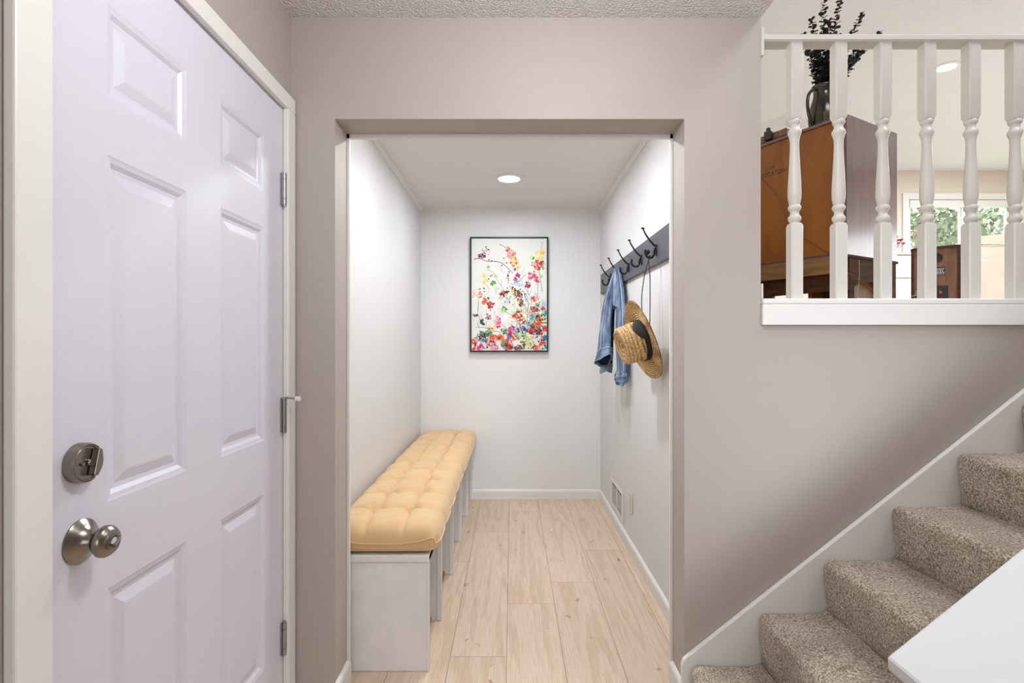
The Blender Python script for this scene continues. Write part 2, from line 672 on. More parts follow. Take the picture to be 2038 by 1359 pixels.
# white edge strips on the nook side of the opening
struct('trim_4', MB().box(OL - 0.02, OL + 0.009, FB + 0.001, FB + 0.016, 0, OT), M_white)
struct('trim_5', MB().box(OR - 0.009, OR + 0.02, FB + 0.001, FB + 0.016, 0, OT), M_white)
struct('trim_6', MB().box(OL - 0.02, OR + 0.02, FB + 0.001, FB + 0.014, OT - 0.016, OT + 0.03), M_white)

# upper storey shell
struct('floor_upper', MB().box(WE, 8.0, FB, 8.1, UF - 0.22, UF).box(2.45, 8.0, 0.7, FB, UF - 0.22, UF), M_carpet)
struct('wall_upper_left', MB().box(WE - 0.05, WE, FB, 8.1, UF - 0.22, UC), M_cream)
struct('ceiling_upper', MB().box(WE - 0.06, 8.0, -3.0, 8.1, UC, UC + 0.08), M_ceil2)
RY0, RY1, RZa, RZb = 2.30, 4.90, 1.55, 2.95       # wide window in the right wall of the upper room
wr_ = MB().box(7.9, 8.0, -3.0, RY0, 0, UC).box(7.9, 8.0, RY1, 8.1, 0, UC).box(7.9, 8.0, RY0, RY1, 0, RZa).box(7.9, 8.0, RY0, RY1, RZb, UC)
struct('wall_right', wr_, M_cream)
w2 = sroot('window_2', (7.9, RY0, RZa))
fr = MB()
for ya_, yb_ in ((RY0, RY0 + 0.06), (RY1 - 0.06, RY1), ((RY0 + RY1) / 2 - 0.04, (RY0 + RY1) / 2 + 0.04)):
    fr.box(7.93, 7.98, ya_, yb_, RZa, RZb)
fr.box(7.93, 7.98, RY0, RY1, RZa, RZa + 0.06).box(7.93, 7.98, RY0, RY1, RZb - 0.06, RZb)
obj('window_frame', fr, M_white, w2)
obj('pane', MB().box(7.950, 7.956, RY0 + 0.06, RY1 - 0.06, RZa + 0.06, RZb - 0.06), M_glass, w2)
WX0, WX1, WZ0, WZ1 = 5.93, 7.55, 2.30, 3.43
wb = MB()
wb.box(WE, WX0, 7.9, 8.1, UF, UC).box(WX1, 7.9, 7.9, 8.1, UF, UC).box(WX0, WX1, 7.9, 8.1, UF, WZ0).box(WX0, WX1, 7.9, 8.1, WZ1, UC)
struct('wall_back', wb, M_cream)

# ------------------------------------------------------------------ window of the upper room
w = sroot('window_1', (WX0, 7.9, WZ0))
cs = MB()
cs.box(WX0 - 0.09, WX0, 7.875, 7.9, WZ0 - 0.09, WZ1 + 0.09).box(WX1, WX1 + 0.09, 7.875, 7.9, WZ0 - 0.09, WZ1 + 0.09)
cs.box(WX0, WX1, 7.875, 7.9, WZ1, WZ1 + 0.09).box(WX0, WX1, 7.875, 7.9, WZ0 - 0.09, WZ0)
obj('window_casing', cs, M_white, w, bevel=0.004)
fr = MB()
fr.box(WX0, WX0 + 0.03, 7.94, 8.02, WZ0, WZ1).box(WX1 - 0.03, WX1, 7.94, 8.02, WZ0, WZ1)
fr.box(WX0, WX1, 7.94, 8.02, WZ1 - 0.07, WZ1).box(WX0, WX1, 7.94, 8.02, WZ0, WZ0 + 0.05)
obj('window_frame', fr, M_white, w)
xm = 6.79
for n, (a, b, y0) in enumerate(((WX0 + 0.03, xm + 0.05, 7.95), (xm - 0.02, WX1 - 0.03, 7.985))):
    s = MB()
    t = 0.045
    za, zb = WZ0 + 0.05, WZ1 - 0.07
    s.box(a, a + t, y0, y0 + 0.03, za, zb).box(b - t, b, y0, y0 + 0.03, za, zb)
    s.box(a + t, b - t, y0, y0 + 0.03, za, za + t).box(a + t, b - t, y0, y0 + 0.03, zb - t * 0.7, zb)
    sash = obj('sash', s, M_white, w)
    obj('pane', MB().box(a + t, b - t, y0 + 0.012, y0 + 0.018, za + t, zb - t * 0.7), M_glass, sash)
obj('blind', MB().box(WX0 + 0.04, WX1 - 0.04, 7.915, 7.935, WZ1 - 0.11, WZ1 - 0.005), M_white, w)

# ------------------------------------------------------------------ front door (door_1)
door = sroot('door_1', (LW, 0.889, 0))
LY0, LY1, LZ0, LZ1 = 0.890, 1.797, 0.012, 2.083
DX = LW - 0.002                                # face of the leaf
bm = bmesh.new()
rects = [(1.026, 1.276, z0, z1) for z0, z1 in ((1.766, 1.9456), (0.975, 1.651), (0.247, 0.806))]
rects += [(1.424, 1.674, z0, z1) for _, _, z0, z1 in rects]
ys = sorted({LY0, LY1} | {v for r in rects for v in r[:2]})
zs = sorted({LZ0, LZ1} | {v for r in rects for v in r[2:]})
grid = {(i, j): bm.verts.new((DX, y, z)) for i, y in enumerate(ys) for j, z in enumerate(zs)}
PROF = [(0.004, -0.0015), (0.012, -0.0035), (0.020, -0.0095), (0.029, -0.0105), (0.050, -0.0035), (0.054, -0.003)]
for i in range(len(ys) - 1):
    for j in range(len(zs) - 1):
        ring = [grid[i, j], grid[i + 1, j], grid[i + 1, j + 1], grid[i, j + 1]]
        r = (ys[i], ys[i + 1], zs[j], zs[j + 1])
        if r in rects:
            for ins, dep in PROF:
                a, b, c, d = r[0] + ins, r[1] - ins, r[2] + ins, r[3] - ins
                nr = [bm.verts.new((DX + dep, y, z)) for y, z in ((a, c), (b, c), (b, d), (a, d))]
                for k in range(4):
                    bm.faces.new([ring[k], ring[(k + 1) % 4], nr[(k + 1) % 4], nr[k]])
                ring = nr
            bm.faces.new(ring)
        else:
            bm.faces.new(ring)
# edges and back of the leaf
XB = DX - 0.044
bk = [bm.verts.new((XB, y, z)) for y, z in ((LY0, LZ0), (LY1, LZ0), (LY1, LZ1), (LY0, LZ1))]
fr4 = [grid[0, 0], grid[len(ys) - 1, 0], grid[len(ys) - 1, len(zs) - 1], grid[0, len(zs) - 1]]
for k in range(4):
    bm.faces.new([bk[k], bk[(k + 1) % 4], fr4[(k + 1) % 4], fr4[k]])
bm.faces.new(bk)
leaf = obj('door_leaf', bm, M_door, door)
leaf['label'] = 'white six panel door leaf'
# casing and jamb
CX = LW + 0.020
cz = 2.088
ca = MB()
ca.box(LW, CX, 0.812, 0.881, 0, cz).box(LW, CX, 1.806, 1.866, 0, cz)
ca.box(LW, CX, 0.812, 1.866, cz, cz + 0.052)
obj('casing', ca, M_white, door, bevel=0.004)
jb = MB()
jb.box(LW - 0.12, LW - 0.001, DY0 + 0.001, 0.886, 0, 2.088).box(LW - 0.12, LW - 0.001, 1.801, DY1 - 0.001, 0, 2.088)
jb.box(LW - 0.12, LW - 0.001, DY0 + 0.001, DY1 - 0.001, 2.0875, DZ - 0.001)
jb.box(LW - 0.12, LW - 0.06, 0.886, 0.90, 0, 2.087).box(LW - 0.12, LW - 0.06, 1.785, 1.801, 0, 2.087)
obj('jamb', jb, M_white, door)
# hinges
FX = Matrix(((0, 0, 1), (1, 0, 0), (0, 1, 0)))   # Z axis -> +X
for k, (hz, stop) in enumerate(((1.808, 0), (1.035, 1), (0.277, 0))):
    hh = 0.054
    hb = MB()
    hx, hy = LW + 0.008, 1.7995
    segs = [(-hh, -hh * 0.62), (-hh * 0.6, hh * 0.6), (hh * 0.62, hh)]
    for a, b in segs:
        hb.lathe([(0.004, a), (0.0075, a + 0.0006), (0.0075, b - 0.0006), (0.004, b)], 16, (hx, hy, hz))
    hb.lathe([(0.0055, -hh - 0.004), (0.0055, hh + 0.004)], 12, (hx, hy, hz))
    hb.box(LW - 0.003, LW + 0.004, hy - 0.010, hy, hz - hh, hz + hh)
    hg = obj('hinge', hb, M_hinge, door, smooth=True)
    if stop:
        hg['label'] = 'middle hinge carrying the doorstop pin'
        st = MB()
        st.lathe([(0.010, 0), (0.010, 0.005)], 16, (hx, hy, hz + hh + 0.004))
        st.tube(smoothpath([(hx, hy, hz + hh + 0.007), (hx + 0.012, hy - 0.006, hz + hh + 0.009), (hx + 0.045, hy - 0.012, hz + hh + 0.006)]), 0.0035, 8)
        sp = obj('doorstop_pin', st, M_hinge, hg, smooth=True)
        tp = obj('rubber_tip', MB().lathe([(0.007, 0), (0.0095, 0.002), (0.0075, 0.008), (0.0095, 0.014), (0.007, 0.017)], 16,
                                          (hx + 0.043, hy - 0.012, hz + hh + 0.006), FX), M_white, hg, smooth=True)
        tp['label'] = 'white rubber doorstop tip'

# deadbolt
db = MB()
dby, dbz = 0.958, 1.067
db.lathe([(0.0365, 0), (0.0365, 0.013), (0.0345, 0.0185), (0.0335, 0.0190), (0.0325, 0.0178), (0.0315, 0.0190), (0.0302, 0.0190), (0.0292, 0.0165), (0.010, 0.0160), (0.0001, 0.0160)],
         48, (DX, dby, dbz), FX)
dbo = obj('deadbolt', db, M_nickel, door, smooth=True, angle=24)
tt = MB()
tt.prism([(-0.0055, -0.024), (0.0035, -0.025), (0.0060, -0.016), (0.0060, 0.014), (0.0015, 0.024), (-0.0050, 0.024)], 'x', DX + 0.0165, DX + 0.031)
bmesh.ops.rotate(tt.bm, verts=tt.bm.verts, cent=(DX, 0, 0), matrix=Matrix.Rotation(R(-14), 3, 'X'))
bmesh.ops.translate(tt.bm, verts=tt.bm.verts, vec=(0, dby + 0.010, dbz))
tt.lathe([(0.007, 0.015), (0.007, 0.022)], 16, (DX, dby + 0.004, dbz), FX)
obj('thumb_turn', tt, M_nickel, dbo, bevel=0.002)
obj('screw', MB().lathe([(0.0035, 0.017), (0.0032, 0.020), (0.0005, 0.0205)], 12, (DX, dby - 0.012, dbz), FX), M_nickel, dbo, smooth=True)
# knob
kby, kbz = 0.962, 0.923
def flat(b, k=0.84):                            # a knob that stands a little closer to the door
    for v in b.bm.verts:
        v.co.x = DX + (v.co.x - DX) * k


kb = MB()
kb.lathe([(0.0405, 0), (0.0405, 0.003), (0.037, 0.007), (0.028, 0.014), (0.021, 0.022), (0.0175, 0.030), (0.0165, 0.034), (0.0001, 0.034)], 48, (DX, kby, kbz), FX)
flat(kb)
rose = obj('rosette', kb, M_nickel, door, smooth=True)
kn = MB()
kn.lathe([(0.0125, 0.032), (0.0125, 0.038), (0.0165, 0.040), (0.0245, 0.044), (0.0285, 0.051), (0.0285, 0.058), (0.0262, 0.0635), (0.0255, 0.0640),
          (0.0225, 0.0690), (0.017, 0.0725), (0.0105, 0.0735), (0.0100, 0.0700), (0.0001, 0.0695)], 48, (DX, kby, kbz), FX)
flat(kn)
kno = obj('door_knob', kn, M_nickel, door, smooth=True)
tb = MB()
tb.box(DX + 0.069, DX + 0.083, kby - 0.0022, kby + 0.0022, kbz - 0.0085, kbz + 0.0085)
tb.lathe([(0.0085, 0.066), (0.0085, 0.0745)], 20, (DX, kby, kbz), FX)
bmesh.ops.rotate(tb.bm, verts=tb.bm.verts, cent=(DX, kby, kbz), matrix=Matrix.Rotation(R(-60), 3, 'X'))
flat(tb)
obj('turn_button', tb, M_hinge, kno, bevel=0.001)

# ------------------------------------------------------------------ bench in the nook
BX1, BY0, BY1, BZ = -0.327, 2.062, 4.346, 0.455
bench = thing('bench', 'long white open-front bench along the left side of the nook', 'bench', (NL + 0.21, 3.2, 0))
obj('seat_board', MB().box(NL + 0.004, BX1 + 0.004, BY0 - 0.006, BY1, BZ - 0.026, BZ), M_bench, bench, bevel=0.003)
for k, y in enumerate((BY0, 2.44, 2.926, 3.407, 3.905, 4.322)):
    p = obj('divider', MB().box(NL + 0.004, BX1 - 0.001, y, y + 0.019, 0.001, BZ - 0.026), M_bench, bench, bevel=0.0015)
    if k:
        obj('edge_strip', MB().box(BX1 - 0.020, BX1 + 0.002, y - 0.004, y + 0.023, 0.001, BZ - 0.0265), M_white, p, bevel=0.0015)
    else:
        p['label'] = 'wide end panel facing the entry'
        obj('edge_strip', MB().box(BX1 - 0.006, BX1 + 0.003, y - 0.003, y + 0.024, 0.001, BZ - 0.0265)
            , M_white, p, bevel=0.001)
obj('base_shelf', MB().box(NL + 0.004, BX1 - 0.045, BY0 + 0.02, BY1, 0.001, 0.018), M_ply, bench)
obj('back_panel', MB().box(NL + 0.003, NL + 0.009, BY0 + 0.02, BY1, 0.018, BZ - 0.027), M_bench, bench)
obj('front_rail', MB().box(BX1 - 0.002, BX1 + 0.004, BY0, BY1, BZ - 0.030, BZ - 0.002), M_white, bench, bevel=0.001)

# cushions: tufted 3 x 5 cells
M_must = mat('mustard_canvas', (0.72, 0.50, 0.275), 0.85, spec=0.15, sheen=0.25, noise=0.05, nscale=6, bump=0.18, bscale=500, bdist=0.0015)
CL, CW, CT = 1.138, 0.445, 0.135


def cushion_mesh(seed):
    r = random.Random(seed)
    nx, ny = 54, 132
    jit = {(i, j): (r.uniform(-0.012, 0.012), r.uniform(-0.015, 0.015), r.uniform(0.85, 1.15)) for i in range(5) for j in range(7)}
    tufts = [(CW * i / 3 - CW / 2 + jit[i, j][0], CL * j / 5 - CL / 2 + jit[i, j][1], jit[i, j][2]) for i in (1, 2) for j in (1, 2, 3, 4)]

    def top(x, y):
        u, v = (x / CW + 0.5), (y / CL + 0.5)
        eu = 1 - abs(2 * u - 1) ** 7
        ev = 1 - abs(2 * v - 1) ** 16
        base = (max(eu, 0) ** 0.42) * (max(ev, 0) ** 0.42)
        cx = abs(sin(3 * pi * u)) if 0.16 < u < 0.84 else max(abs(sin(3 * pi * u)), 0.55)
        cy = abs(sin(5 * pi * v)) if 0.1 < v < 0.9 else max(abs(sin(5 * pi * v)), 0.8)
        puff = min(cx ** 0.42 + 0.25, 1) * min(cy ** 0.40 + 0.12, 1)
        d = 0
        for tx, ty, ts in tufts:
            q = ((x - tx) ** 2 + (y - ty) ** 2) / 0.030 ** 2
            d += ts * math.exp(-q)
        h = 0.049 + 0.037 * puff - 0.034 * d
        wr = 0.0018 * sin(x * 61 + y * 23 + seed) + 0.0015 * sin(y * 90 - x * 31)
        # wrinkles fan out of the tufts
        for tx, ty, ts in tufts:
            a = math.atan2(y - ty, x - tx)
            rr = math.hypot(x - tx, y - ty)
            wr += 0.0032 * sin(7 * a + seed + tx * 90) * math.exp(-((rr - 0.05) / 0.035) ** 2)
        return (h + wr) * base

    B = MB()
    ZM = 0.045

    def ring_pt(i, j, s):
        u = -1 + 2 * i / nx
        v = -1 + 2 * j / ny
        # concentrate samples at the borders
        x = CW / 2 * math.copysign(1 - (1 - abs(u)) ** 1.35, u)
        y = CL / 2 * math.copysign(1 - (1 - abs(v)) ** 1.2, v)
        # soft outline: the sides scallop in at the tuft rows
        e = (abs(2 * x / CW)) ** 6
        x2 = x * (1 - 0.035 * e * abs(cos(5 * pi * (y / CL + 0.5))) ** 6)
        cr = max(abs(2 * x / CW), 0) ** 8 * max(abs(2 * y / CL), 0) ** 30
        x2 *= 1 - 0.05 * cr
        y *= 1 - 0.012 * cr
        if s > 0:
            return (x2, y, ZM + top(x, y))
        b = max(1 - abs(2 * x / CW) ** 10, 0) ** 0.4 * max(1 - abs(2 * y / CL) ** 24, 0) ** 0.4
        return (x2, y, ZM - 0.0445 * b)
    vt = {(i, j): B.bm.verts.new(ring_pt(i, j, 1)) for i in range(nx + 1) for j in range(ny + 1)}
    vb = {}
    for i in range(nx + 1):
        for j in range(ny + 1):
            vb[i, j] = vt[i, j] if i in (0, nx) or j in (0, ny) else B.bm.verts.new(ring_pt(i, j, -1))
    for i in range(nx):
        for j in range(ny):
            B.bm.faces.new([vt[i, j], vt[i + 1, j], vt[i + 1, j + 1], vt[i, j + 1]])
            q = [vb[i, j], vb[i, j + 1], vb[i + 1, j + 1], vb[i + 1, j]]
            B.bm.faces.new(q)
    edge = [ring_pt(i, 0, 1) for i in range(nx + 1)] + [ring_pt(nx, j, 1) for j in range(1, ny + 1)]
    edge += [ring_pt(i, ny, 1) for i in range(nx - 1, -1, -1)] + [ring_pt(0, j, 1) for j in range(ny - 1, 0, -1)]
    return B, edge + edge[:1]


for k, (cy, lab) in enumerate(((BY0 - 0.008 + CL / 2, 'mustard tufted seat cushion on the end of the bench nearest the entry door'),
                               (BY0 - 0.008 + CL * 1.5 + 0.006, 'mustard tufted seat cushion on the far half of the bench against the back wall'))):
    q = Quaternion((0, 0, 1), R(0.4 if k == 0 else -0.3))
    cu = thing('seat_cushion', lab, 'cushion', (NL + 0.010 + CW / 2 + 0.008, cy, BZ + 0.001), q, 'mustard cushions on the bench')
    B, edge = cushion_mesh(3 + k * 5)
    obj('cushion_body', B, M_must, cu, smooth=True, local=True, angle=180)
    obj('piping', MB().tube(edge, 0.0035, 6), M_must, cu, smooth=True, local=True)

# ------------------------------------------------------------------ nook downlight and upper downlight
def downlight(x, y, z, r, label, power, col=(0.975, 0.99, 1.0), dome=False):
    t = thing('ceiling_downlight', label, 'ceiling light', (x, y, z), group=None)
    n = MB()
    n.lathe([(r * 0.66, -0.002), (r * 0.72, -0.008), (r, -0.006), (r * 1.02, -0.001)], 48, (x, y, z), cap=False)
    obj('trim_ring', n, M_white, t, smooth=True)
    obj('diffuser', MB().lathe([(0.0001, -0.0045), (r * 0.66, -0.0045), (r * 0.66, -0.001), (0.0001, -0.001)], 48, (x, y, z), cap=False), M_lampglow, t)
    if dome:                                    # domed diffuser: shines sideways as well
        l = bpy.data.lights.new('downlight_lamp', 'POINT')
        l.energy = power
        l.color = col
        l.shadow_soft_size = 0.05
        o = bpy.data.objects.new('downlight_lamp', l)
        C.objects.link(o)
        o.location = (x, y, z - 0.065)
    else:
        area('downlight_lamp', (x, y, z - 0.012), (0, 0, 0), r * 1.2, r * 1.2, power, col, 'DISK')
    return t


downlight(-0.02, 3.55, NC, 0.105, 'round white recessed downlight in the nook ceiling', 9.5)
downlight(0.0, 2.59, NC, 0.105, 'round recessed downlight in the nook ceiling just behind the opening', 15.5)
downlight(4.06, 4.93, UC, 0.11, 'round recessed downlight in the upper ceiling seen between the balusters', 100, (0.84, 0.93, 1.0))
area('stairwell_fill', (2.1, 1.05, UC - 0.05), (0, 0, 0), 1.1, 1.1, 35, (0.95, 0.975, 1.0), 'DISK')  # fill added over the stairs to lift the treads and skirt board
area('upper_room_fill', (3.2, 3.6, UC - 0.05), (0, 0, 0), 0.22, 0.22, 100, (0.84, 0.93, 1.0), 'DISK')  # this and the next are added fills, unseen, brightening the upper room
area('upper_room_fill', (6.3, 5.6, UC - 0.05), (0, 0, 0), 0.22, 0.22, 100, (0.84, 0.93, 1.0), 'DISK')

# ------------------------------------------------------------------ painting
PX0, PX1, PZ0, PZ1 = -0.343, 0.296, 1.210, 2.150
pt = thing('framed_painting', 'tall abstract flower painting in a thin black frame on the back wall', 'painting', ((PX0 + PX1) / 2, NB, PZ0))
f = MB()
fw = 0.011
f.box(PX0, PX0 + fw, NB - 0.040, NB - 0.001, PZ0, PZ1).box(PX1 - fw, PX1, NB - 0.040, NB - 0.001, PZ0, PZ1)
f.box(PX0 + fw, PX1 - fw, NB - 0.040, NB - 0.001, PZ0, PZ0 + fw).box(PX0 + fw, PX1 - fw, NB - 0.040, NB - 0.001, PZ1 - fw, PZ1)
obj('frame', f, M_black, pt)
bm = bmesh.new()
al = bm.loops.layers.float_color.new('paint')
cx0, cx1, cz0, cz1 = PX0 + fw, PX1 - fw, PZ0 + fw, PZ1 - fw
CWD, CHT = cx1 - cx0, cz1 - cz0


def dab(pts, col, lift):
    vs = [bm.verts.new((cx0 + u * CWD, NB - 0.030 - lift, cz1 - v * CHT)) for u, v in pts if True]
    fc = bm.faces.new(vs)
    for l in fc.loops:
        l[al] = (*col, 1)


NGX, NGY = 24, 36
ra = random.Random(21)
dab([(0, 0), (1, 0), (1, 1), (0, 1)], lin((232, 233, 231)), 0)
lift = 0.00005


def blob(u, v, r, col, asp=1.0, rot=0.0, n=9, rough=0.3):
    global lift
    lift += 0.0000012
    pts = []
    for i in range(n):
        a = 2 * pi * i / n
        rr = r * (1 + ra.uniform(-rough, rough))
        x, y = rr * cos(a) * asp, rr * sin(a)
        pu = u + (x * cos(rot) - y * sin(rot))
        pv = v + (x * sin(rot) + y * cos(rot)) * CWD / CHT
        pts.append((min(max(pu, 0.002), 0.998), min(max(pv, 0.002), 0.998)))
    dab(pts, col, lift)


def vary(c, k=26):
    d = ra.uniform(-k, k)
    return lin(tuple(min(max(x + d + ra.uniform(-k / 2, k / 2), 0), 255) for x in c))


def stroke(pts, wd, col):
    P = smoothpath([(u, v, 0) for u, v in pts], 5)
    for a, b in zip(P, P[1:]):
        d = (b - a)
        n = Vector((-d.y, d.x, 0)).normalized() * wd / 2
        global lift
        lift += 0.0000012
        q = [(a + n), (b + n * 0.9), (b - n * 0.9), (a - n)]
        dab([(min(max(p.x, 0.002), 0.998), min(max(p.y, 0.002), 0.998)) for p in q], col, lift)


def zc(x, y):                                   # picture position of a spot inside the painting
    return (x - 108) / 800.0, (y - 86) / 1200.0


def cluster(x, y, rx, ry, cols, n, size):
    u0, v0 = zc(x, y)
    if size < 20:
        n, size = int(n * 1.7), size * 0.80
    for _ in range(n):
        a, d = ra.uniform(0, 2 * pi), ra.random() ** 0.6
        c_ = vary(ra.choice(cols))
        if ra.random() < 0.22 and size > 8:          # thinner, paler paint
            c_ = tuple(0.45 * q + 0.55 * w_ for q, w_ in zip(c_, (0.78, 0.78, 0.75)))
        blob(u0 + rx / 800 * d * cos(a), v0 + ry / 1200 * d * sin(a), size * ra.uniform(0.3, 1.25) / 800,
             c_, ra.uniform(0.45, 1.9), ra.uniform(0, pi), ra.choice((6, 8, 11)), 0.5)


RED, CRIM, ORA, PINK, HOT = (214, 52, 34), (150, 28, 40), (232, 98, 40), (236, 140, 150), (216, 60, 130)
YEL, PYEL, BLU, LBL, TEAL = (238, 212, 115), (238, 228, 180), (40, 90, 170), (190, 212, 232), (40, 130, 140)
GRN, LGR, DGR, BLK, PUR, RUST = (90, 150, 70), (180, 210, 150), (45, 80, 65), (35, 30, 35), (130, 40, 110), (160, 75, 35)
WHT, BRN = (240, 240, 236), (110, 70, 50)
# soft washes
for x, y, c in ((180, 700, PYEL), (560, 350, PYEL), (600, 800, PYEL), (470, 740, LBL), (760, 700, LBL), (680, 850, PYEL), (780, 900, LBL), (700, 1180, PYEL),
                (330, 780, WHT), (420, 930, WHT), (560, 610, LBL), (820, 780, LBL), (560, 840, PYEL), (860, 960, PYEL)):
    cluster(x, y, 60, 60, [c, WHT], 14, 34)
# stems
dk = lin((60, 55, 50))
for pts in ([(400, 150), (440, 165), (480, 195)], [(150, 300), (210, 305), (270, 330), (350, 332), (420, 345), (480, 390), (545, 455)],
            [(290, 420), (340, 460), (380, 530), (440, 620), (500, 740), (520, 780)], [(600, 480), (640, 550), (690, 640), (720, 690)],
            [(660, 640), (680, 720), (715, 780), (700, 860), (700, 950)], [(715, 440), (715, 530), (705, 600), (712, 700)],
            [(860, 120), (850, 200), (848, 300)], [(820, 420), (840, 520), (860, 660)], [(780, 440), (810, 580), (815, 660)],
            [(190, 720), (180, 800), (178, 900), (220, 1000)], [(130, 905), (175, 910)], [(150, 1035), (240, 1040), (290, 1060)],
            [(320, 1080), (400, 1085), (460, 1110)], [(460, 860), (520, 900), (560, 920)], [(740, 720), (745, 800)], [(770, 1080), (800, 1150), (840, 1230)],
            [(740, 1130), (770, 1210), (800, 1250)], [(430, 1010), (480, 1050)], [(590, 1000), (600, 1100)], [(345, 860), (380, 930)],
            [(560, 560), (620, 540), (680, 470)], [(900, 350), (895, 480)], [(250, 210), (215, 260), (190, 290)], [(230, 250), (290, 205)]):
    stroke([zc(*p) for p in pts], ra.choice((0.003, 0.0042, 0.0055)), dk)
# upper sprigs
cluster(215, 275, 45, 25, [PUR, CRIM, BLK], 26, 9)
cluster(255, 235, 45, 50, [PUR, BLK, BRN], 14, 6)
for x, y in ((260, 178), (290, 208), (147, 308), (292, 318), (320, 325), (432, 375), (452, 300), (480, 350), (750, 345), (750, 375), (768, 440), (198, 628),
             (202, 660), (242, 655), (240, 620), (350, 780), (308, 855), (515, 768), (627, 632), (290, 520), (310, 490), (278, 540), (325, 480)):
    blob(*zc(x, y), 8 / 800, vary(ra.choice([BLK, PUR, BRN])), 1, 0, 7)
cluster(495, 200, 22, 30, [RED, PINK, ORA], 16, 13)
cluster(530, 260, 38, 50, [RED, PINK, (240, 120, 110), ORA], 34, 15)
cluster(555, 335, 40, 50, [ORA, YEL, PYEL], 24, 15)
cluster(600, 400, 30, 30, [YEL, PYEL], 12, 14)
cluster(572, 420, 14, 18, [PUR, HOT], 8, 9)
cluster(760, 290, 25, 20, [LGR, GRN], 6, 16)
cluster(835, 260, 35, 50, [YEL, (240, 215, 120)], 24, 18)
cluster(820, 370, 42, 42, [RED, ORA, RED], 36, 19)
cluster(858, 350, 18, 25, [CRIM, PUR], 8, 12)
cluster(870, 400, 14, 25, [LGR, GRN], 6, 13)
cluster(760, 490, 38, 26, [HOT, PINK, (230, 110, 160)], 24, 17)
cluster(800, 525, 25, 26, [HOT, PINK], 14, 15)
cluster(855, 490, 22, 16, [LGR], 6, 16)
cluster(605, 480, 22, 20, [PUR, HOT, CRIM], 14, 9)
cluster(572, 525, 16, 28, [HOT, PUR], 10, 10)
cluster(705, 580, 22, 35, [PUR, CRIM, (80, 20, 50)], 26, 13)
cluster(240, 480, 18, 28, [YEL, PYEL], 9, 14)
cluster(258, 545, 18, 38, [YEL, PYEL], 10, 13)
cluster(340, 555, 25, 18, [LGR, GRN], 6, 20)
cluster(360, 480, 18, 28, [LGR, PYEL], 6, 16)
cluster(285, 408, 10, 22, [LGR], 4, 14)
cluster(385, 618, 20, 12, [LGR], 4, 15)
cluster(500, 500, 12, 70, [YEL, ORA, BLU, BRN], 16, 8)
cluster(445, 680, 35, 35, [RED, BLK, BRN, RUST], 26, 9)
cluster(490, 660, 20, 15, [BLK, BRN], 8, 8)
cluster(550, 640, 40, 30, [YEL, BLK, PYEL, BRN], 26, 13)
cluster(605, 700, 40, 60, [RUST, BRN, (200, 120, 90), CRIM], 34, 11)
cluster(640, 780, 30, 40, [BRN, RUST, BLK], 20, 11)
# left column flowers
cluster(195, 700, 22, 22, [RED, PINK], 12, 13)
cluster(240, 758, 26, 26, [RED, ORA], 20, 15)
cluster(300, 800, 34, 36, [RED, RUST, CRIM], 26, 15)
cluster(282, 725, 8, 24, [DGR], 4, 10)
cluster(150, 908, 24, 12, [DGR, BLK], 7, 14)
cluster(215, 975, 14, 30, [DGR, BLK], 6, 13)
cluster(280, 925, 28, 28, [PINK, CRIM, WHT], 14, 10)
cluster(390, 975, 32, 60, [HOT, PINK, (240, 160, 180)], 34, 15)
cluster(325, 1040, 36, 30, [YEL, ORA, PYEL], 20, 15)
cluster(445, 850, 36, 22, [LGR, GRN], 10, 22)
# centre right flowers
cluster(615, 860, 34, 24, [CRIM, RED], 18, 14)
cluster(585, 920, 34, 26, [RED, ORA], 26, 16)
cluster(635, 960, 36, 50, [RUST, CRIM, RED], 34, 16)
cluster(790, 735, 34, 28, [RED, PINK, (240, 150, 130)], 22, 16)
cluster(780, 845, 40, 26, [CRIM, BRN, RED], 24, 15)
cluster(745, 885, 24, 30, [RED, RUST], 16, 14)
cluster(875, 840, 24, 24, [BRN, RUST], 12, 15)
cluster(820, 800, 20, 14, [BLK, LBL], 8, 11)
cluster(765, 950, 34, 28, [TEAL, (70, 170, 190), LGR], 26, 17)
cluster(820, 920, 40, 24, [DGR, BLK, GRN], 22, 14)
cluster(825, 965, 24, 20, [ORA, RED], 14, 15)
cluster(885, 890, 22, 40, [PYEL, TEAL, LGR], 16, 16)
cluster(790, 1025, 50, 36, [ORA, RED, (240, 130, 80)], 44, 18)
cluster(740, 1065, 34, 40, [RED, CRIM, RUST], 30, 16)
cluster(825, 1080, 44, 44, [CRIM, RED, PUR], 36, 16)
cluster(885, 1060, 22, 40, [RED, ORA], 18, 16)
cluster(650, 1075, 42, 40, [BLU, (30, 70, 150), (60, 120, 200)], 40, 19)
cluster(710, 1010, 24, 28, [BLU, LBL, TEAL], 16, 13)
cluster(540, 1070, 42, 34, [PUR, HOT, (160, 60, 140)], 36, 17)
cluster(505, 1110, 34, 28, [CRIM, PUR, HOT], 22, 15)
cluster(510, 1145, 26, 16, [BLU, PUR], 12, 13)
cluster(455, 1075, 30, 24, [DGR, GRN], 12, 18)
cluster(570, 1140, 30, 34, [RUST, ORA, RED], 24, 14)
cluster(500, 1225, 44, 50, [RED, (225, 60, 30), CRIM], 52, 19)
cluster(448, 1225, 24, 26, [GRN, TEAL, DGR], 14, 16)
cluster(400, 1150, 44, 28, [RUST, RED, ORA], 30, 15)
cluster(335, 1140, 30, 24, [RED, PINK], 18, 14)
cluster(295, 1100, 30, 24, [GRN, (60, 140, 60)], 14, 18)
cluster(245, 1120, 22, 34, [BLK, DGR], 16, 15)
cluster(212, 1095, 18, 24, [GRN, DGR], 9, 15)
cluster(182, 1150, 18, 26, [BLK, (60, 50, 70)], 9, 15)
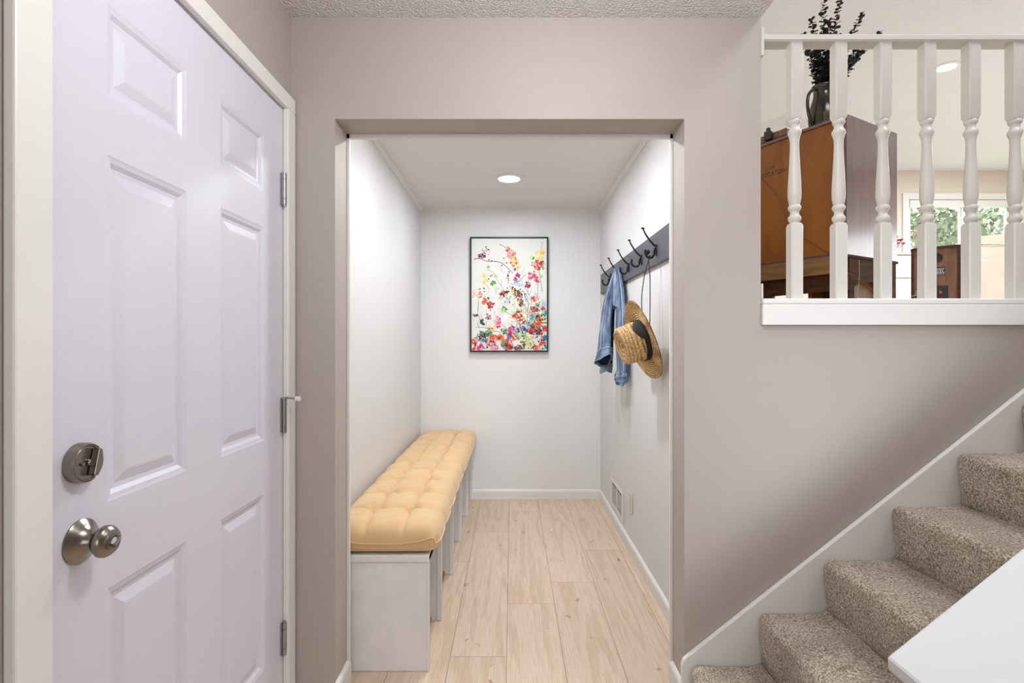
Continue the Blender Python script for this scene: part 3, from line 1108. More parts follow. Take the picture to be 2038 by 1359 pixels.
cluster(245, 1175, 28, 20, [TEAL, DGR, BLU], 14, 15)
cluster(145, 1195, 30, 24, [RED, ORA], 20, 15)
cluster(205, 1250, 30, 26, [HOT, (200, 40, 110)], 22, 17)
cluster(135, 1245, 20, 30, [PINK, RED, WHT], 14, 14)
cluster(320, 1215, 50, 40, [HOT, CRIM, PINK], 40, 13)
cluster(360, 1255, 36, 24, [PINK, HOT], 22, 12)
cluster(440, 1185, 28, 18, [RUST, (190, 130, 60)], 14, 13)
cluster(590, 1255, 50, 26, [BLK, CRIM, BRN, WHT], 40, 9)
cluster(660, 1230, 40, 50, [DGR, BLK, LGR, CRIM], 34, 9)
cluster(720, 1215, 34, 50, [YEL, PYEL, LGR], 24, 19)
cluster(640, 1140, 50, 40, [LGR, PYEL, GRN], 26, 15)
cluster(860, 1205, 34, 28, [ORA, RED], 26, 17)
cluster(875, 1250, 26, 24, [BLU, TEAL, LBL], 20, 15)
cluster(800, 1255, 44, 20, [RED, ORA, CRIM], 28, 15)
cluster(885, 1150, 22, 26, [TEAL, BLU], 14, 14)
cluster(800, 1130, 30, 50, [WHT, BLK, (230, 225, 220)], 24, 11)
cluster(600, 950, 120, 160, [LGR, PYEL, LBL, WHT], 50, 12)
cluster(780, 900, 120, 140, [BLK, DGR, TEAL, YEL], 40, 7)
cluster(400, 1000, 280, 260, [BLK, PINK, YEL, LGR], 40, 5)
cluster(700, 1120, 200, 150, [BLK, DGR, CRIM, BRN], 70, 8)
cluster(820, 980, 90, 140, [BLK, (60, 40, 50), DGR], 34, 8)
cluster(560, 700, 150, 120, [BLK, BRN, RUST], 26, 6)
cluster(250, 1180, 140, 90, [BLK, CRIM, DGR], 30, 8)
for _ in range(46):                               # fine dark twigs
    x_, y_ = ra.uniform(150, 880), ra.uniform(420, 1240)
    a_ = ra.uniform(-2.4, -0.7)
    l_ = ra.uniform(30, 90)
    stroke([zc(x_, y_), zc(x_ + l_ * 0.5 * cos(a_) + ra.uniform(-8, 8), y_ + l_ * 0.5 * sin(a_)), zc(min(x_ + l_ * cos(a_), 900), y_ + l_ * sin(a_))], 0.0028, dk)
art = obj('canvas', bm, M_art, pt)
obj('canvas_backing', MB().box(PX0 + fw, PX1 - fw, NB - 0.028, NB - 0.002, PZ0 + fw, PZ1 - fw), M_dark, pt)

# ------------------------------------------------------------------ coat rack
RX = NR - 0.020
rack = thing('coat_rack', 'dark slate board with five black iron hooks on the right nook wall', 'coat rack', (NR, 3.2, 1.672))
obj('board', MB().box(RX, NR - 0.001, 2.16, 4.225, 1.672, 1.828), M_slate, rack, bevel=0.003)


def hook_mesh():
    b = MB()
    # back plate
    b.loft([[(x, 0.012 * w * cos(2 * pi * i / 16), z + 0.0 + 0.004 * sin(2 * pi * i / 16) * 0) for i in range(16)] for x, w, z in ()] or
           [[(0.000, 0.011 * cos(2 * pi * i / 20), 0.030 * sin(2 * pi * i / 20)) for i in range(20)],
            [(-0.005, 0.010 * cos(2 * pi * i / 20), 0.028 * sin(2 * pi * i / 20)) for i in range(20)]])
    up = smoothpath([(-0.004, 0, 0.018), (-0.014, 0, 0.026), (-0.034, 0, 0.048), (-0.054, 0, 0.078), (-0.068, 0, 0.106)], 6)
    n = len(up)
    b.tube(up, [0.0062 - 0.0028 * i / (n - 1) for i in range(n)], 10)
    b.lathe([(0.003, 0), (0.0085, 0.001), (0.0085, 0.005), (0.004, 0.0075)], 16, (-0.068, 0, 0.104))
    lo = smoothpath([(-0.004, 0, 0.020), (-0.012, 0, 0.0), (-0.015, 0, -0.022), (-0.026, 0, -0.036), (-0.044, 0, -0.034), (-0.055, 0, -0.018), (-0.056, 0, -0.004)], 6)
    n = len(lo)
    b.tube(lo, [0.0070 - 0.0018 * i / (n - 1) for i in range(n)], 10)
    b.lathe([(0.0001, -0.007), (0.0065, -0.004), (0.0072, 0.001), (0.004, 0.006), (0.0001, 0.007)], 14, (-0.056, 0, -0.002))
    return b


HKY = [2.585, 2.885, 3.19, 3.50, 3.81]
HKZ = 1.738
h0 = None
for k, y in enumerate(HKY):
    if h0 is None:
        h0 = obj('hook', hook_mesh(), M_black, rack, smooth=True, local=True)
        o = h0
    else:
        o = h0.copy()
        link(o, rack)
        FRAME[o.name] = FRAME[rack.name]
    o.location = Vector((RX, y, HKZ)) - Vector(rack.location)

# ------------------------------------------------------------------ straw hat
M_straw = mat('woven_straw', (0.56, 0.37, 0.17), 0.75, spec=0.25)
_nt = M_straw.node_tree
_tc = _nt.nodes.new('ShaderNodeTexCoord')
_w = _nt.nodes.new('ShaderNodeTexWave')             # seams of the braid, ring after ring
_w.wave_type = 'RINGS'
_w.rings_direction = 'SPHERICAL'
_w.inputs['Scale'].default_value = 29
_w.inputs['Distortion'].default_value = 0.6
_w.inputs['Detail Scale'].default_value = 6
_nt.links.new(_tc.outputs['Object'], _w.inputs['Vector'])
_r = _nt.nodes.new('ShaderNodeValToRGB')
_r.color_ramp.elements[0].position = 0.03
_r.color_ramp.elements[0].color = (0.46, 0.37, 0.27, 1)
_r.color_ramp.elements[1].position = 0.22
_r.color_ramp.elements[1].color = (1, 1, 1, 1)
_nt.links.new(_w.outputs['Fac'], _r.inputs[0])
_n = _nt.nodes.new('ShaderNodeTexNoise')            # flecks of the woven strands
_n.inputs['Scale'].default_value = 130
_n.inputs['Detail'].default_value = 3
_nt.links.new(_tc.outputs['Object'], _n.inputs['Vector'])
_r2 = _nt.nodes.new('ShaderNodeValToRGB')
_r2.color_ramp.elements[0].position = 0.35
_r2.color_ramp.elements[0].color = (0.38, 0.23, 0.085, 1)
_r2.color_ramp.elements[1].position = 0.60
_r2.color_ramp.elements[1].color = (0.72, 0.51, 0.27, 1)
_nt.links.new(_n.outputs['Fac'], _r2.inputs[0])
_m = _nt.nodes.new('ShaderNodeMix')
_m.data_type = 'RGBA'
_m.blend_type = 'MULTIPLY'
_m.inputs['Factor'].default_value = 1
_nt.links.new(_r2.outputs[0], _m.inputs['A'])
_nt.links.new(_r.outputs[0], _m.inputs['B'])
_nt.links.new(_m.outputs['Result'], _nt.nodes['Principled BSDF'].inputs['Base Color'])
_b = _nt.nodes.new('ShaderNodeBump')
_b.inputs['Strength'].default_value = 0.8
_b.inputs['Distance'].default_value = 0.004
_nt.links.new(_n.outputs['Fac'], _b.inputs['Height'])
_nt.links.new(_b.outputs[0], _nt.nodes['Principled BSDF'].inputs['Normal'])
M_ribbon = mat('black_ribbon', (0.012, 0.011, 0.010), 0.7)
ax = Vector((-0.94, -0.12, -0.31)).normalized()
qh = ax.to_track_quat('Z', 'Y')
hat = thing('straw_hat', 'wide brimmed straw hat with black band hanging by its cord from the nearest hook', 'hat', (0.640, 2.565, 1.302), qh)
prof = []
RB, RC = 0.182, 0.091
for i in range(64):                              # brim, from the rim inwards, woven in rings
    t = i / 63
    r = RB + (RC + 0.004 - RB) * t
    z = 0.020 * (1 - t) ** 2 * 0.6 + 0.0016 * sin(t * pi * 2 * 8)
    prof.append((r, z))
hc = 0.110
for i in range(1, 30):
    t = i / 29
    prof.append((RC - 0.008 * t + 0.0008 * sin(t * pi * 2 * 7), hc * t))
for i in range(1, 8):                            # rounded shoulder
    a = i / 7 * pi / 2
    prof.append((RC - 0.008 - 0.014 * (1 - cos(a)) , hc + 0.013 * sin(a)))
for i in range(1, 22):
    t = i / 21
    prof.append((max((RC - 0.022) * (1 - t), 0.0004), hc + 0.013 - 0.010 * t + 0.0008 * sin(t * pi * 2 * 5)))
inner = [(max(r - 0.004, 0.0003) if z > 0.02 else r, z - 0.004) for r, z in prof[::-1]]


def oval(b, sx=1.10):
    for v in b.bm.verts:
        v.co.y *= sx if abs(v.co.z) > -1 else 1
    # creased front of the crown and a slightly waving brim
    for v in b.bm.verts:
        rr = math.hypot(v.co.x, v.co.y)
        if rr > RC * 1.15:
            a = math.atan2(v.co.y, v.co.x)
            v.co.z += 0.006 * (rr - RC) / (RB - RC) * sin(2 * a + 0.6)
        if v.co.z > hc * 0.6 and rr < 0.06:
            v.co.z -= 0.010 * math.exp(-(v.co.y / 0.02) ** 2) * (1 - rr / 0.06)
    return b


hm = MB()
hm.lathe(prof + inner, 72, cap=False)
obj('hat_body', oval(hm), M_straw, hat, smooth=True, local=True, angle=180)
bd = MB()
bd.lathe([(RC + 0.0025, 0.004), (RC + 0.002, 0.030), (RC + 0.0005, 0.030), (RC + 0.0005, 0.004)], 64, cap=False)
band = obj('hat_band', oval(bd, 1.10), M_ribbon, hat, smooth=True, local=True)
band['label'] = 'black ribbon band'
# wide flat bow on the camera side of the crown
fr3 = qh.to_matrix()
cdir = fr3.transposed() @ (Vector((0, 0, H)) - Vector((0.640, 2.565, 1.302))).normalized()
updir = fr3.transposed() @ Vector((0, 0, 1))
a0 = math.atan2(cdir.y * 0.75 + updir.y * 0.55, cdir.x * 0.75 + updir.x * 0.55)
bw = MB()
rows = []
for i in range(15):
    t = i / 14
    a = a0 - 0.70 + 1.40 * t
    h0_, h1_ = 0.004, 0.004 + 0.052 * (sin(pi * min(t * 1.05, 1)) ** 0.55) + 0.004
    rr = RC + 0.005
    row = []
    for s in range(5):
        z = h0_ + (h1_ - h0_) * s / 4
        r2 = rr - 0.006 * z / hc
        row.append((r2 * cos(a), r2 * sin(a) * 1.10, z))
    rows.append(row)
bw.loft(rows, closed=False, cap=False)
bow = obj('ribbon_bow', bw, M_ribbon, hat, smooth=True, local=True)
bow.modifiers.new('thickness', 'SOLIDIFY').thickness = 0.003
# cord from the hook over the brim
hk = Vector((RX - 0.040, HKY[0], HKZ - 0.034))
cdm = MB()
s1 = hat.location + fr3 @ Vector((0, 0, 0))
top_mid = Vector((0.583, 2.57, 1.462))
cdm.tube(smoothpath([hk + Vector((0.006, 0.004, 0.010)), hk + Vector((0.0, 0.008, -0.02)), (0.650, 2.600, 1.600), (0.640, 2.605, 1.485), (0.650, 2.60, 1.36)], 6), 0.0022, 6)
cdm.tube(smoothpath([hk + Vector((0.006, -0.004, 0.010)), hk + Vector((0.0, -0.004, -0.02)), (0.672, 2.570, 1.600), (0.668, 2.555, 1.42), (0.664, 2.55, 1.30)], 6), 0.0022, 6)
cord = obj('hat_cord', cdm, M_ribbon, hat, smooth=True)
cord['label'] = 'thin black hanging cord'
kd = MB()
kd.lathe([(0.0001, -0.011), (0.008, -0.008), (0.011, 0), (0.008, 0.008), (0.0001, 0.011)], 14, hk + Vector((-0.006, 0, 0.022)))
for i in range(9):
    a = i * 0.7
    kd.tube([hk + Vector((-0.006, 0, 0.026)), hk + Vector((-0.006 + 0.016 * cos(a), 0.016 * sin(a), 0.030 + 0.008 * sin(i * 2.1)))], [0.003, 0.001], 5)
obj('cord_knot', kd, M_ribbon, hat, smooth=True)

# ------------------------------------------------------------------ denim jacket
def denim(name, a, b, wear):
    m = mat(name, a, 0.85, spec=0.15)
    nt = m.node_tree
    bs = nt.nodes['Principled BSDF']
    tc = nt.nodes.new('ShaderNodeTexCoord')
    mp = nt.nodes.new('ShaderNodeMapping')
    mp.inputs['Scale'].default_value = (1, 1, 0.30)
    nt.links.new(tc.outputs['Object'], mp.inputs[0])
    n = nt.nodes.new('ShaderNodeTexNoise')
    n.inputs['Scale'].default_value = 24
    n.inputs['Detail'].default_value = 5
    nt.links.new(mp.outputs[0], n.inputs['Vector'])
    r = nt.nodes.new('ShaderNodeValToRGB')
    r.color_ramp.elements[0].position = 0.36
    r.color_ramp.elements[0].color = (*b, 1)
    r.color_ramp.elements[1].position = 0.66
    r.color_ramp.elements[1].color = (*wear, 1)
    k = r.color_ramp.elements.new(0.5)
    k.color = (*a, 1)
    nt.links.new(n.outputs['Fac'], r.inputs[0])
    nt.links.new(r.outputs[0], bs.inputs['Base Color'])
    n2 = nt.nodes.new('ShaderNodeTexNoise')
    n2.inputs['Scale'].default_value = 3.2
    bp = nt.nodes.new('ShaderNodeBump')
    bp.inputs['Strength'].default_value = 0.35
    bp.inputs['Distance'].default_value = 0.002
    nt.links.new(tc.outputs['Object'], n2.inputs['Vector'])
    nt.links.new(n2.outputs['Fac'], bp.inputs['Height'])
    nt.links.new(bp.outputs[0], bs.inputs['Normal'])
    return m


M_denim = denim('washed_denim', (0.125, 0.180, 0.285), (0.070, 0.105, 0.180), (0.24, 0.31, 0.43))
M_denimlt = denim('worn_denim', (0.20, 0.265, 0.375), (0.11, 0.155, 0.245), (0.36, 0.43, 0.53))
M_denimshade = mat('shaded_denim', (0.020, 0.026, 0.042), 0.9, spec=0.1, noise=0.3, nscale=30)  # same denim with shade put into its colour
M_denimin = mat('denim_inside', (0.24, 0.28, 0.35), 0.9, spec=0.1, noise=0.2, nscale=30)
M_stitch = mat('pale_stitching', (0.50, 0.52, 0.55), 0.9)
jk = thing('denim_jacket', 'blue denim jacket hanging from a hook beside the straw hat', 'jacket', (0.66, 3.40, 1.05))


def cloth(path, n=40, folds=5, amp=0.12, seed=0, cap=False, tilt=0.0, drop=0.0):
    """path: (x, y, z, rx, ry) stations down the cloth, horizontal sections with pleats; tilt lifts the near lip at the lower end"""
    P = smoothpath([p[:3] for p in path], 6)
    RR = smoothpath([(p[3], p[4], 0) for p in path], 6)
    rings = []
    m = len(P)
    for k, (p, r) in enumerate(zip(P, RR)):
        t = k / (m - 1)
        ring = []
        for i in range(n):
            a = 2 * pi * i / n
            f = 1 + amp * sin(folds * a + seed + 2.2 * t) + amp * 0.5 * sin((folds * 2 + 1) * a + 1.7 * seed - 3 * t)
            f += amp * 0.35 * sin(18 * t + 3 * a + seed)
            q = Vector((max(r.x, 0.004) * f * cos(a), max(r.y, 0.004) * f * sin(a), 0.010 * sin(2 * a + seed) * t))
            e = tilt * (drop + (1 - drop) * t ** 3)
            q.z -= e * (q.y - 0.35 * q.x)
            ring.append(p + q)
        rings.append(ring)
    return MB().loft(rings, cap=cap), rings


def solid(o, th):
    o.modifiers.new('thickness', 'SOLIDIFY').thickness = th
    return o


# body of the jacket, gathered at the hook and falling straight down
bdy, brings = cloth([(0.690, 3.452, 1.772, 0.010, 0.020), (0.690, 3.430, 1.735, 0.016, 0.036), (0.690, 3.39, 1.66, 0.022, 0.052), (0.688, 3.345, 1.55, 0.026, 0.064),
                     (0.686, 3.310, 1.42, 0.028, 0.070), (0.684, 3.290, 1.28, 0.028, 0.070), (0.684, 3.280, 1.16, 0.027, 0.066), (0.684, 3.275, 1.075, 0.025, 0.062)],
                    72, 5, 0.17, 0.8)
solid(obj('jacket_body', bdy, M_denim, jk, smooth=True, angle=180), 0.004)
# back panel with a flat felled seam, lying over the body toward the camera
bk_, bk_r = cloth([(0.676, 3.440, 1.768, 0.008, 0.014), (0.672, 3.410, 1.70, 0.014, 0.026), (0.668, 3.375, 1.60, 0.017, 0.034), (0.664, 3.345, 1.515, 0.018, 0.038)],
                  40, 3, 0.12, 1.9, tilt=0.2)
yo = solid(obj('yoke', bk_, M_denimlt, jk, smooth=True, angle=180), 0.004)
yo['label'] = 'paler worn shoulder yoke'
hemb, _ = cloth([(0.682, 3.278, 1.105, 0.031, 0.070), (0.680, 3.276, 1.082, 0.036, 0.076), (0.676, 3.272, 1.050, 0.034, 0.070), (0.670, 3.270, 1.028, 0.024, 0.056)],
                64, 5, 0.16, 1.5)
hm_ = solid(obj('hem', hemb, M_denimlt, jk, smooth=True, angle=180), 0.005)
hm_['label'] = 'paler turned up hem'
# front sleeve, standing off the wall
SL = [(0.684, 3.462, 1.768, 0.008, 0.016), (0.664, 3.455, 1.70, 0.018, 0.024), (0.640, 3.445, 1.60, 0.027, 0.032), (0.620, 3.43, 1.48, 0.033, 0.038),
      (0.604, 3.41, 1.36, 0.037, 0.042), (0.597, 3.39, 1.27, 0.041, 0.046), (0.592, 3.375, 1.215, 0.045, 0.050)]
sl, slr = cloth(SL, 56, 3, 0.10, 2.6, tilt=0.45)
s_ = solid(obj('sleeve', sl, M_denim, jk, smooth=True, angle=180), 0.004)
cf, cfr = cloth([(0.594, 3.378, 1.235, 0.047, 0.052), (0.590, 3.370, 1.212, 0.050, 0.055), (0.584, 3.362, 1.185, 0.053, 0.058), (0.580, 3.357, 1.168, 0.054, 0.059)],
                56, 3, 0.05, 2.6, tilt=0.62, drop=0.75)
c_ = solid(obj('cuff', cf, M_denim, s_, smooth=True, angle=180), 0.006)
ins, _ = cloth([(0.596, 3.382, 1.245, 0.030, 0.034), (0.587, 3.366, 1.200, 0.046, 0.051), (0.583, 3.360, 1.178, 0.049, 0.054)], 40, 3, 0.05, 2.6, cap=True, tilt=0.62, drop=0.8)
li = obj('cuff_shade', ins, M_denimshade, s_, smooth=True)  # dark plug that paints the shade in the cuff opening
li['label'] = 'painted shade inside the cuff'
# second sleeve behind
sl2, _ = cloth([(0.684, 3.52, 1.740, 0.010, 0.016), (0.670, 3.525, 1.62, 0.022, 0.028), (0.656, 3.52, 1.45, 0.028, 0.036), (0.640, 3.50, 1.28, 0.034, 0.040),
                (0.626, 3.48, 1.13, 0.036, 0.046)], 40, 4, 0.10, 4.0)
s2 = solid(obj('sleeve', sl2, M_denimshade, jk, smooth=True, angle=180), 0.004)  # rear sleeve gets its shade from the colour
s2['label'] = 'sleeve hanging behind, shade painted into its denim'
cf2, _ = cloth([(0.624, 3.478, 1.150, 0.038, 0.050), (0.620, 3.47, 1.120, 0.041, 0.052), (0.616, 3.465, 1.095, 0.041, 0.051)], 40, 4, 0.06, 4.0)
c2 = solid(obj('cuff', cf2, M_denimin, s2, smooth=True, angle=180), 0.005)
c2['label'] = 'grey blue turned cuff'
# stitched seams
cen = [sum(r, Vector()) / len(r) for r in brings]


def seam(rings, idx, lo, hi, th=0.0016, push=1.06):
    pts = []
    for r in rings[lo:hi]:
        c = sum(r, Vector()) / len(r)
        pts.append(c + (r[idx] - c) * push)
    return pts


pl = MB()
pl.tube(seam(brings, 52, 3, 40), 0.0022, 6)
pl.tube(seam(bk_r, 34, 1, 18), 0.0024, 6)
pl.tube([p + (p - sum(bk_r[-1], Vector()) / 40) * 0.05 for p in bk_r[-1][18:40]], 0.0022, 6)
obj('seam', pl, M_stitch, jk, smooth=True)
p2 = MB()
p2.tube([p + (p - sum(cfr[2], Vector()) / 56) * 0.07 for p in cfr[2]], 0.0016, 6)
p2.tube([p + (p - sum(cfr[-2], Vector()) / 56) * 0.07 for p in cfr[-2]], 0.0016, 6)
p2.tube(seam(slr, 34, 2, 36), 0.0020, 6)
obj('stitching', p2, M_stitch, s_, smooth=True)


# ------------------------------------------------------------------ floor vent and outlet on the right nook wall
vt = thing('wall_vent', 'white slatted air vent low on the right nook wall', 'vent', (NR, 3.65, 0.11))
vy0, vy1, vz0, vz1 = 3.44, 3.86, 0.108, 0.305
v = MB()
v.box(NR - 0.007, NR - 0.001, vy0, vy0 + 0.04, vz0, vz1).box(NR - 0.007, NR - 0.001, vy1 - 0.03, vy1, vz0, vz1)
v.box(NR - 0.007, NR - 0.001, vy0 + 0.04, vy1 - 0.03, vz0, vz0 + 0.025).box(NR - 0.007, NR - 0.001, vy0 + 0.04, vy1 - 0.03, vz1 - 0.025, vz1)
obj('frame', v, M_white, vt, bevel=0.002)
s = MB()
zz = vz0 + 0.030
while zz < vz1 - 0.03:
    s.prism([(NR - 0.0072, zz), (NR - 0.0064, zz), (NR - 0.0056, zz + 0.0050), (NR - 0.0064, zz + 0.0050)], 'y', vy0 + 0.04, vy1 - 0.03)
    zz += 0.0125
s.box(NR - 0.006, NR - 0.002, (vy0 + vy1) / 2 - 0.003, (vy0 + vy1) / 2 + 0.003, vz0 + 0.025, vz1 - 0.025)
obj('louvre', s, M_white, vt)
obj('duct_shade', MB().box(NR - 0.0014, NR - 0.0009, vy0 + 0.04, vy1 - 0.03, vz0 + 0.025, vz1 - 0.025), M_gapwood, vt)  # thin dark sheet painting the shade behind the slats
ot = thing('wall_outlet', 'almond electrical outlet plate beside the vent', 'outlet', (NR, 3.216, 0.235))
obj('cover_plate', MB().box(NR - 0.007, NR - 0.001, 3.18, 3.255, 0.247, 0.366), M_outlet, ot, bevel=0.003)
for zz in (0.279, 0.333):
    obj('socket', MB().box(NR - 0.009, NR - 0.0065, 3.202, 3.233, zz - 0.013, zz + 0.013), M_outlet, ot, bevel=0.002)

# ------------------------------------------------------------------ stairs along the front wall
stairs = thing('staircase', 'beige carpeted staircase rising to the right below the railing', 'stairs', (0.64, 1.4, 0))
NX = [0.622, 0.857, 1.085, 1.320, 1.550, 1.782, 2.015]
TZ = [0.160 + 0.186 * k for k in range(7)]
SY0, SY1 = 0.905, FW - 0.022


def step_mesh(k):
    """one carpeted step: riser wrapped over a rounded nose, tread running back under the next riser"""
    x, z = NX[k], TZ[k]
    xn = (NX[k + 1] if k + 1 < len(NX) else NX[k] + 0.235)
    zb = TZ[k - 1] if k else 0.0
    r = 0.026
    pr = [(x + 0.020, zb - (0.0 if k else 0.0)), (x + 0.014, zb + 0.012), (x + 0.008, zb + 0.05), (x + 0.002, z - 0.08), (x, z - r)]
    for i in range(1, 7):
        a = i / 6 * pi / 2
        pr.append((x + r - r * cos(a), z - r + r * sin(a)))
    for t in (0.3, 0.6, 0.85):
        pr.append((x + r + (xn + 0.02 - x - r) * t, z - 0.001))
    pr.append((xn + 0.020, z))
    b = MB()
    ny = 44
    rs = random.Random(k)
    ph = rs.uniform(0, 6)
    rows = []
    for j in range(ny + 1):
        y = SY0 + (SY1 - SY0) * j / ny
        row = []
        for i, (px, pz) in enumerate(pr):
            w = 0.003 * sin(y * 23 + ph + i * 0.5) + 0.002 * sin(y * 57 + 2 * ph)
            e = min((SY1 - y) / 0.02, 1.0)
            rd = 0.012 * (1 - e) ** 2
            row.append((px + (w + rd if 0 < i < 10 else 0), y, pz + (w * 0.5 - rd if 4 <= i < len(pr) - 1 else 0)))
        rows.append(row)
    b.loft(rows, closed=False, cap=False)
    return b


for k in range(len(NX)):
    obj('step', step_mesh(k), M_carpet, stairs, smooth=True, angle=180)
# the solid body under the carpet
cr = [(NX[0] + 0.03, 0.0)]
for k in range(len(NX)):
    cr += [(NX[k] + 0.032, TZ[k] - 0.012), (NX[k + 1] + 0.032 if k + 1 < len(NX) else NX[k] + 0.26, TZ[k] - 0.012)]
cr += [(cr[-1][0], 0.0)]
obj('carcass', MB().prism(cr, 'y', SY0 + 0.004, FW - 0.03), M_gapwood, stairs)
sk = [(0.598, 0.0), (0.598, 0.150), (0.604, 0.168), (0.618, 0.182)]
sx = 2.06
sk += [(sx, 0.182 + 0.787 * (sx - 0.618)), (sx, 0.0)]
o = obj('skirt_board', MB().prism(sk, 'y', FW - 0.020, FW - 0.0005), M_white, stairs, bevel=0.004)
o['label'] = 'white painted skirt board'

M_cap = mat('pale_grey_cap_paint', (0.54, 0.555, 0.57), 0.45)
# half wall on the near side of the stairs with its sloping cap
CS = 0.800
kx, kz = 0.673, 0.724
hw = [(kx + 0.04, 0.0), (kx + 0.04, kz - 0.034), (2.45, kz + CS * (2.45 - kx) - 0.036 - 0.034), (2.45, 0.0)]
wl = struct('wall_stairs', MB().prism(hw, 'y', 0.72, 0.90), M_taupe)
cp = [(kx, kz - 0.004), (kx + 0.003, kz), (2.5, kz + CS * (2.5 - kx)), (2.5, kz + CS * (2.5 - kx) - 0.042), (kx + 0.012, kz - 0.034), (kx, kz - 0.024)]
cpm = MB().prism(cp, 'y', 0.66, 0.95)
struct('trim_7', cpm, M_cap, bevel=0.008, seg=3)

# ------------------------------------------------------------------ railing above the low wall
rail = thing('railing', 'white balustrade with turned balusters above the low wall', 'railing', (WE, FW, 1.347))
RZ0, RZ1 = 2.360, 2.385
hr = MB().prism([(FW + 0.0, RZ0 + 0.004), (FW + 0.0, RZ1 - 0.006), (FW + 0.006, RZ1), (FW + 0.052, RZ1), (FW + 0.060, RZ1 - 0.006), (FW + 0.060, RZ0), (FW + 0.008, RZ0)],
                'x', WE + 0.006, 2.2)
obj('handrail', hr, M_trimgrey, rail)
obj('wall_plate', MB().box(WE + 0.0005, WE + 0.013, FW - 0.003, FW + 0.085, RZ0 - 0.055, RZ1 + 0.022), M_trimgrey, rail, bevel=0.004)
obj('fascia', MB().box(WE - 0.0, 2.2, FW - 0.018, FW - 0.0005, 1.347, 1.421), M_white, rail, bevel=0.003)
obj('base_rail', MB().box(WE + 0.001, 2.2, FW - 0.018, FB + 0.03, 1.421, 1.441), M_white, rail, bevel=0.004)
obj('end_block', MB().box(WE + 0.0005, WE + 0.008, FW - 0.004, FW + 0.06, 1.441, 1.495), M_trimgrey, rail, bevel=0.002)
BS = 0.0215


def baluster_mesh():
    b = MB()
    z0, z1 = 1.441, RZ0 + 0.002
    zlo, zhi = 1.715, 2.100                      # ends of the square blocks

    def sq(h, z, c=0.004):
        return [(s * (h - (c if k else 0)), t * (h - (0 if k else c)), z) for s, t, k in
                ((1, -1, 0), (1, 1, 0), (1, 1, 1), (-1, 1, 1), (-1, 1, 0), (-1, -1, 0), (-1, -1, 1), (1, -1, 1))]
    b.loft([sq(BS, z0), sq(BS, zlo - 0.010), sq(BS * 0.82, zlo)])
    b.loft([sq(BS * 0.80, zhi - 0.012), sq(BS, zhi), sq(BS, z1)])
    pf = [(0.0155, zlo - 0.002), (0.0155, zlo + 0.003), (0.0195, zlo + 0.008), (0.0222, zlo + 0.016), (0.0205, zlo + 0.024), (0.0158, zlo + 0.030),
          (0.0145, zlo + 0.036), (0.0155, zlo + 0.043), (0.0200, zlo + 0.049), (0.0222, zlo + 0.056), (0.0200, zlo + 0.063), (0.0170, zlo + 0.066),
          (0.0190, zlo + 0.074), (0.0218, zlo + 0.090), (0.0225, zlo + 0.110), (0.0212, zlo + 0.145), (0.0188, zlo + 0.190), (0.0165, zlo + 0.235),
          (0.0152, zlo + 0.270), (0.0150, zlo + 0.290), (0.0165, zlo + 0.306), (0.0200, zlo + 0.318), (0.0230, zlo + 0.325), (0.0218, zlo + 0.333),
          (0.0170, zlo + 0.340), (0.0148, zlo + 0.347), (0.0150, zlo + 0.354), (0.0195, zlo + 0.360), (0.0212, zlo + 0.366), (0.0195, zlo + 0.372),
          (0.0160, zlo + 0.375), (0.0175, zlo + 0.380), (0.0160, zlo + 0.386)]
    b.lathe(pf, 28)
    return b


b0 = None
for k in range(8):
    if b0 is None:
        b0 = obj('baluster', baluster_mesh(), M_trimgrey, rail, smooth=True, local=True, angle=35)
        o = b0
    else:
        o = b0.copy()
        link(o, rail)
    o.location = Vector((1.020 + 0.1592 * k, FW + 0.030, 0)) - Vector(rail.location)

# ------------------------------------------------------------------ wooden cabinet behind the railing (turned 30 degrees)
QC = Quaternion((0, 0, 1), R(30))
CC = Vector((1.713, 2.70, UF))
cab = thing('cabinet', 'tall dark wood cabinet turned with its orange back panel toward the railing', 'cabinet', CC, QC)
FRC = FRAME[cab.name]


def cw(x, y, z):
    return FRC @ Vector((x, y, z))


D, Wd, ZB, ZT = 0.515, 1.20, 0.318, 1.038
k = MB()
k.box(0, D, 0, 0.018, ZB, ZT).box(0, D, Wd - 0.018, Wd, ZB, ZT).box(0, D, 0.018, Wd - 0.018, ZT - 0.016, ZT).box(0, D, 0.018, Wd - 0.018, ZB, ZB + 0.016)
obj('carcass', k, M_walnut, cab, local=True, bevel=0.0015)
bp = obj('back_panel', MB().box(0.010, 0.016, 0.018, Wd - 0.018, ZB + 0.016, ZT - 0.016), M_hardboard, cab, local=True)
bp['label'] = 'orange brown hardboard back'
obj('front_doors', MB().box(D - 0.018, D, 0.020, Wd - 0.020, ZB + 0.018, ZT - 0.018), M_walnut, cab, local=True)
obj('back_beam', MB().box(-0.022, 0.03, 0.055, Wd - 0.05, 0.225, ZB - 0.002), M_tan, cab, local=True, bevel=0.002)
obj('apron', MB().box(0.0, 0.022, 0.0, Wd, 0.135, 0.224), M_darkwood, cab, local=True)
arch = [(0.03, 0.135)] + [(0.05 + (D - 0.1) * i / 12, 0.135 + 0.055 * sin(pi * i / 12) ** 0.6) for i in range(13)] + [(D - 0.03, 0.135), (D - 0.03, ZB - 0.012), (0.03, ZB - 0.012)]
obj('apron', MB().prism(arch, 'y', 0.004, 0.022), M_darkwood, cab, local=True)
obj('base_top', MB().box(-0.004, D + 0.004, -0.004, Wd, ZB - 0.012, ZB - 0.0005), M_darkwood, cab, local=True)
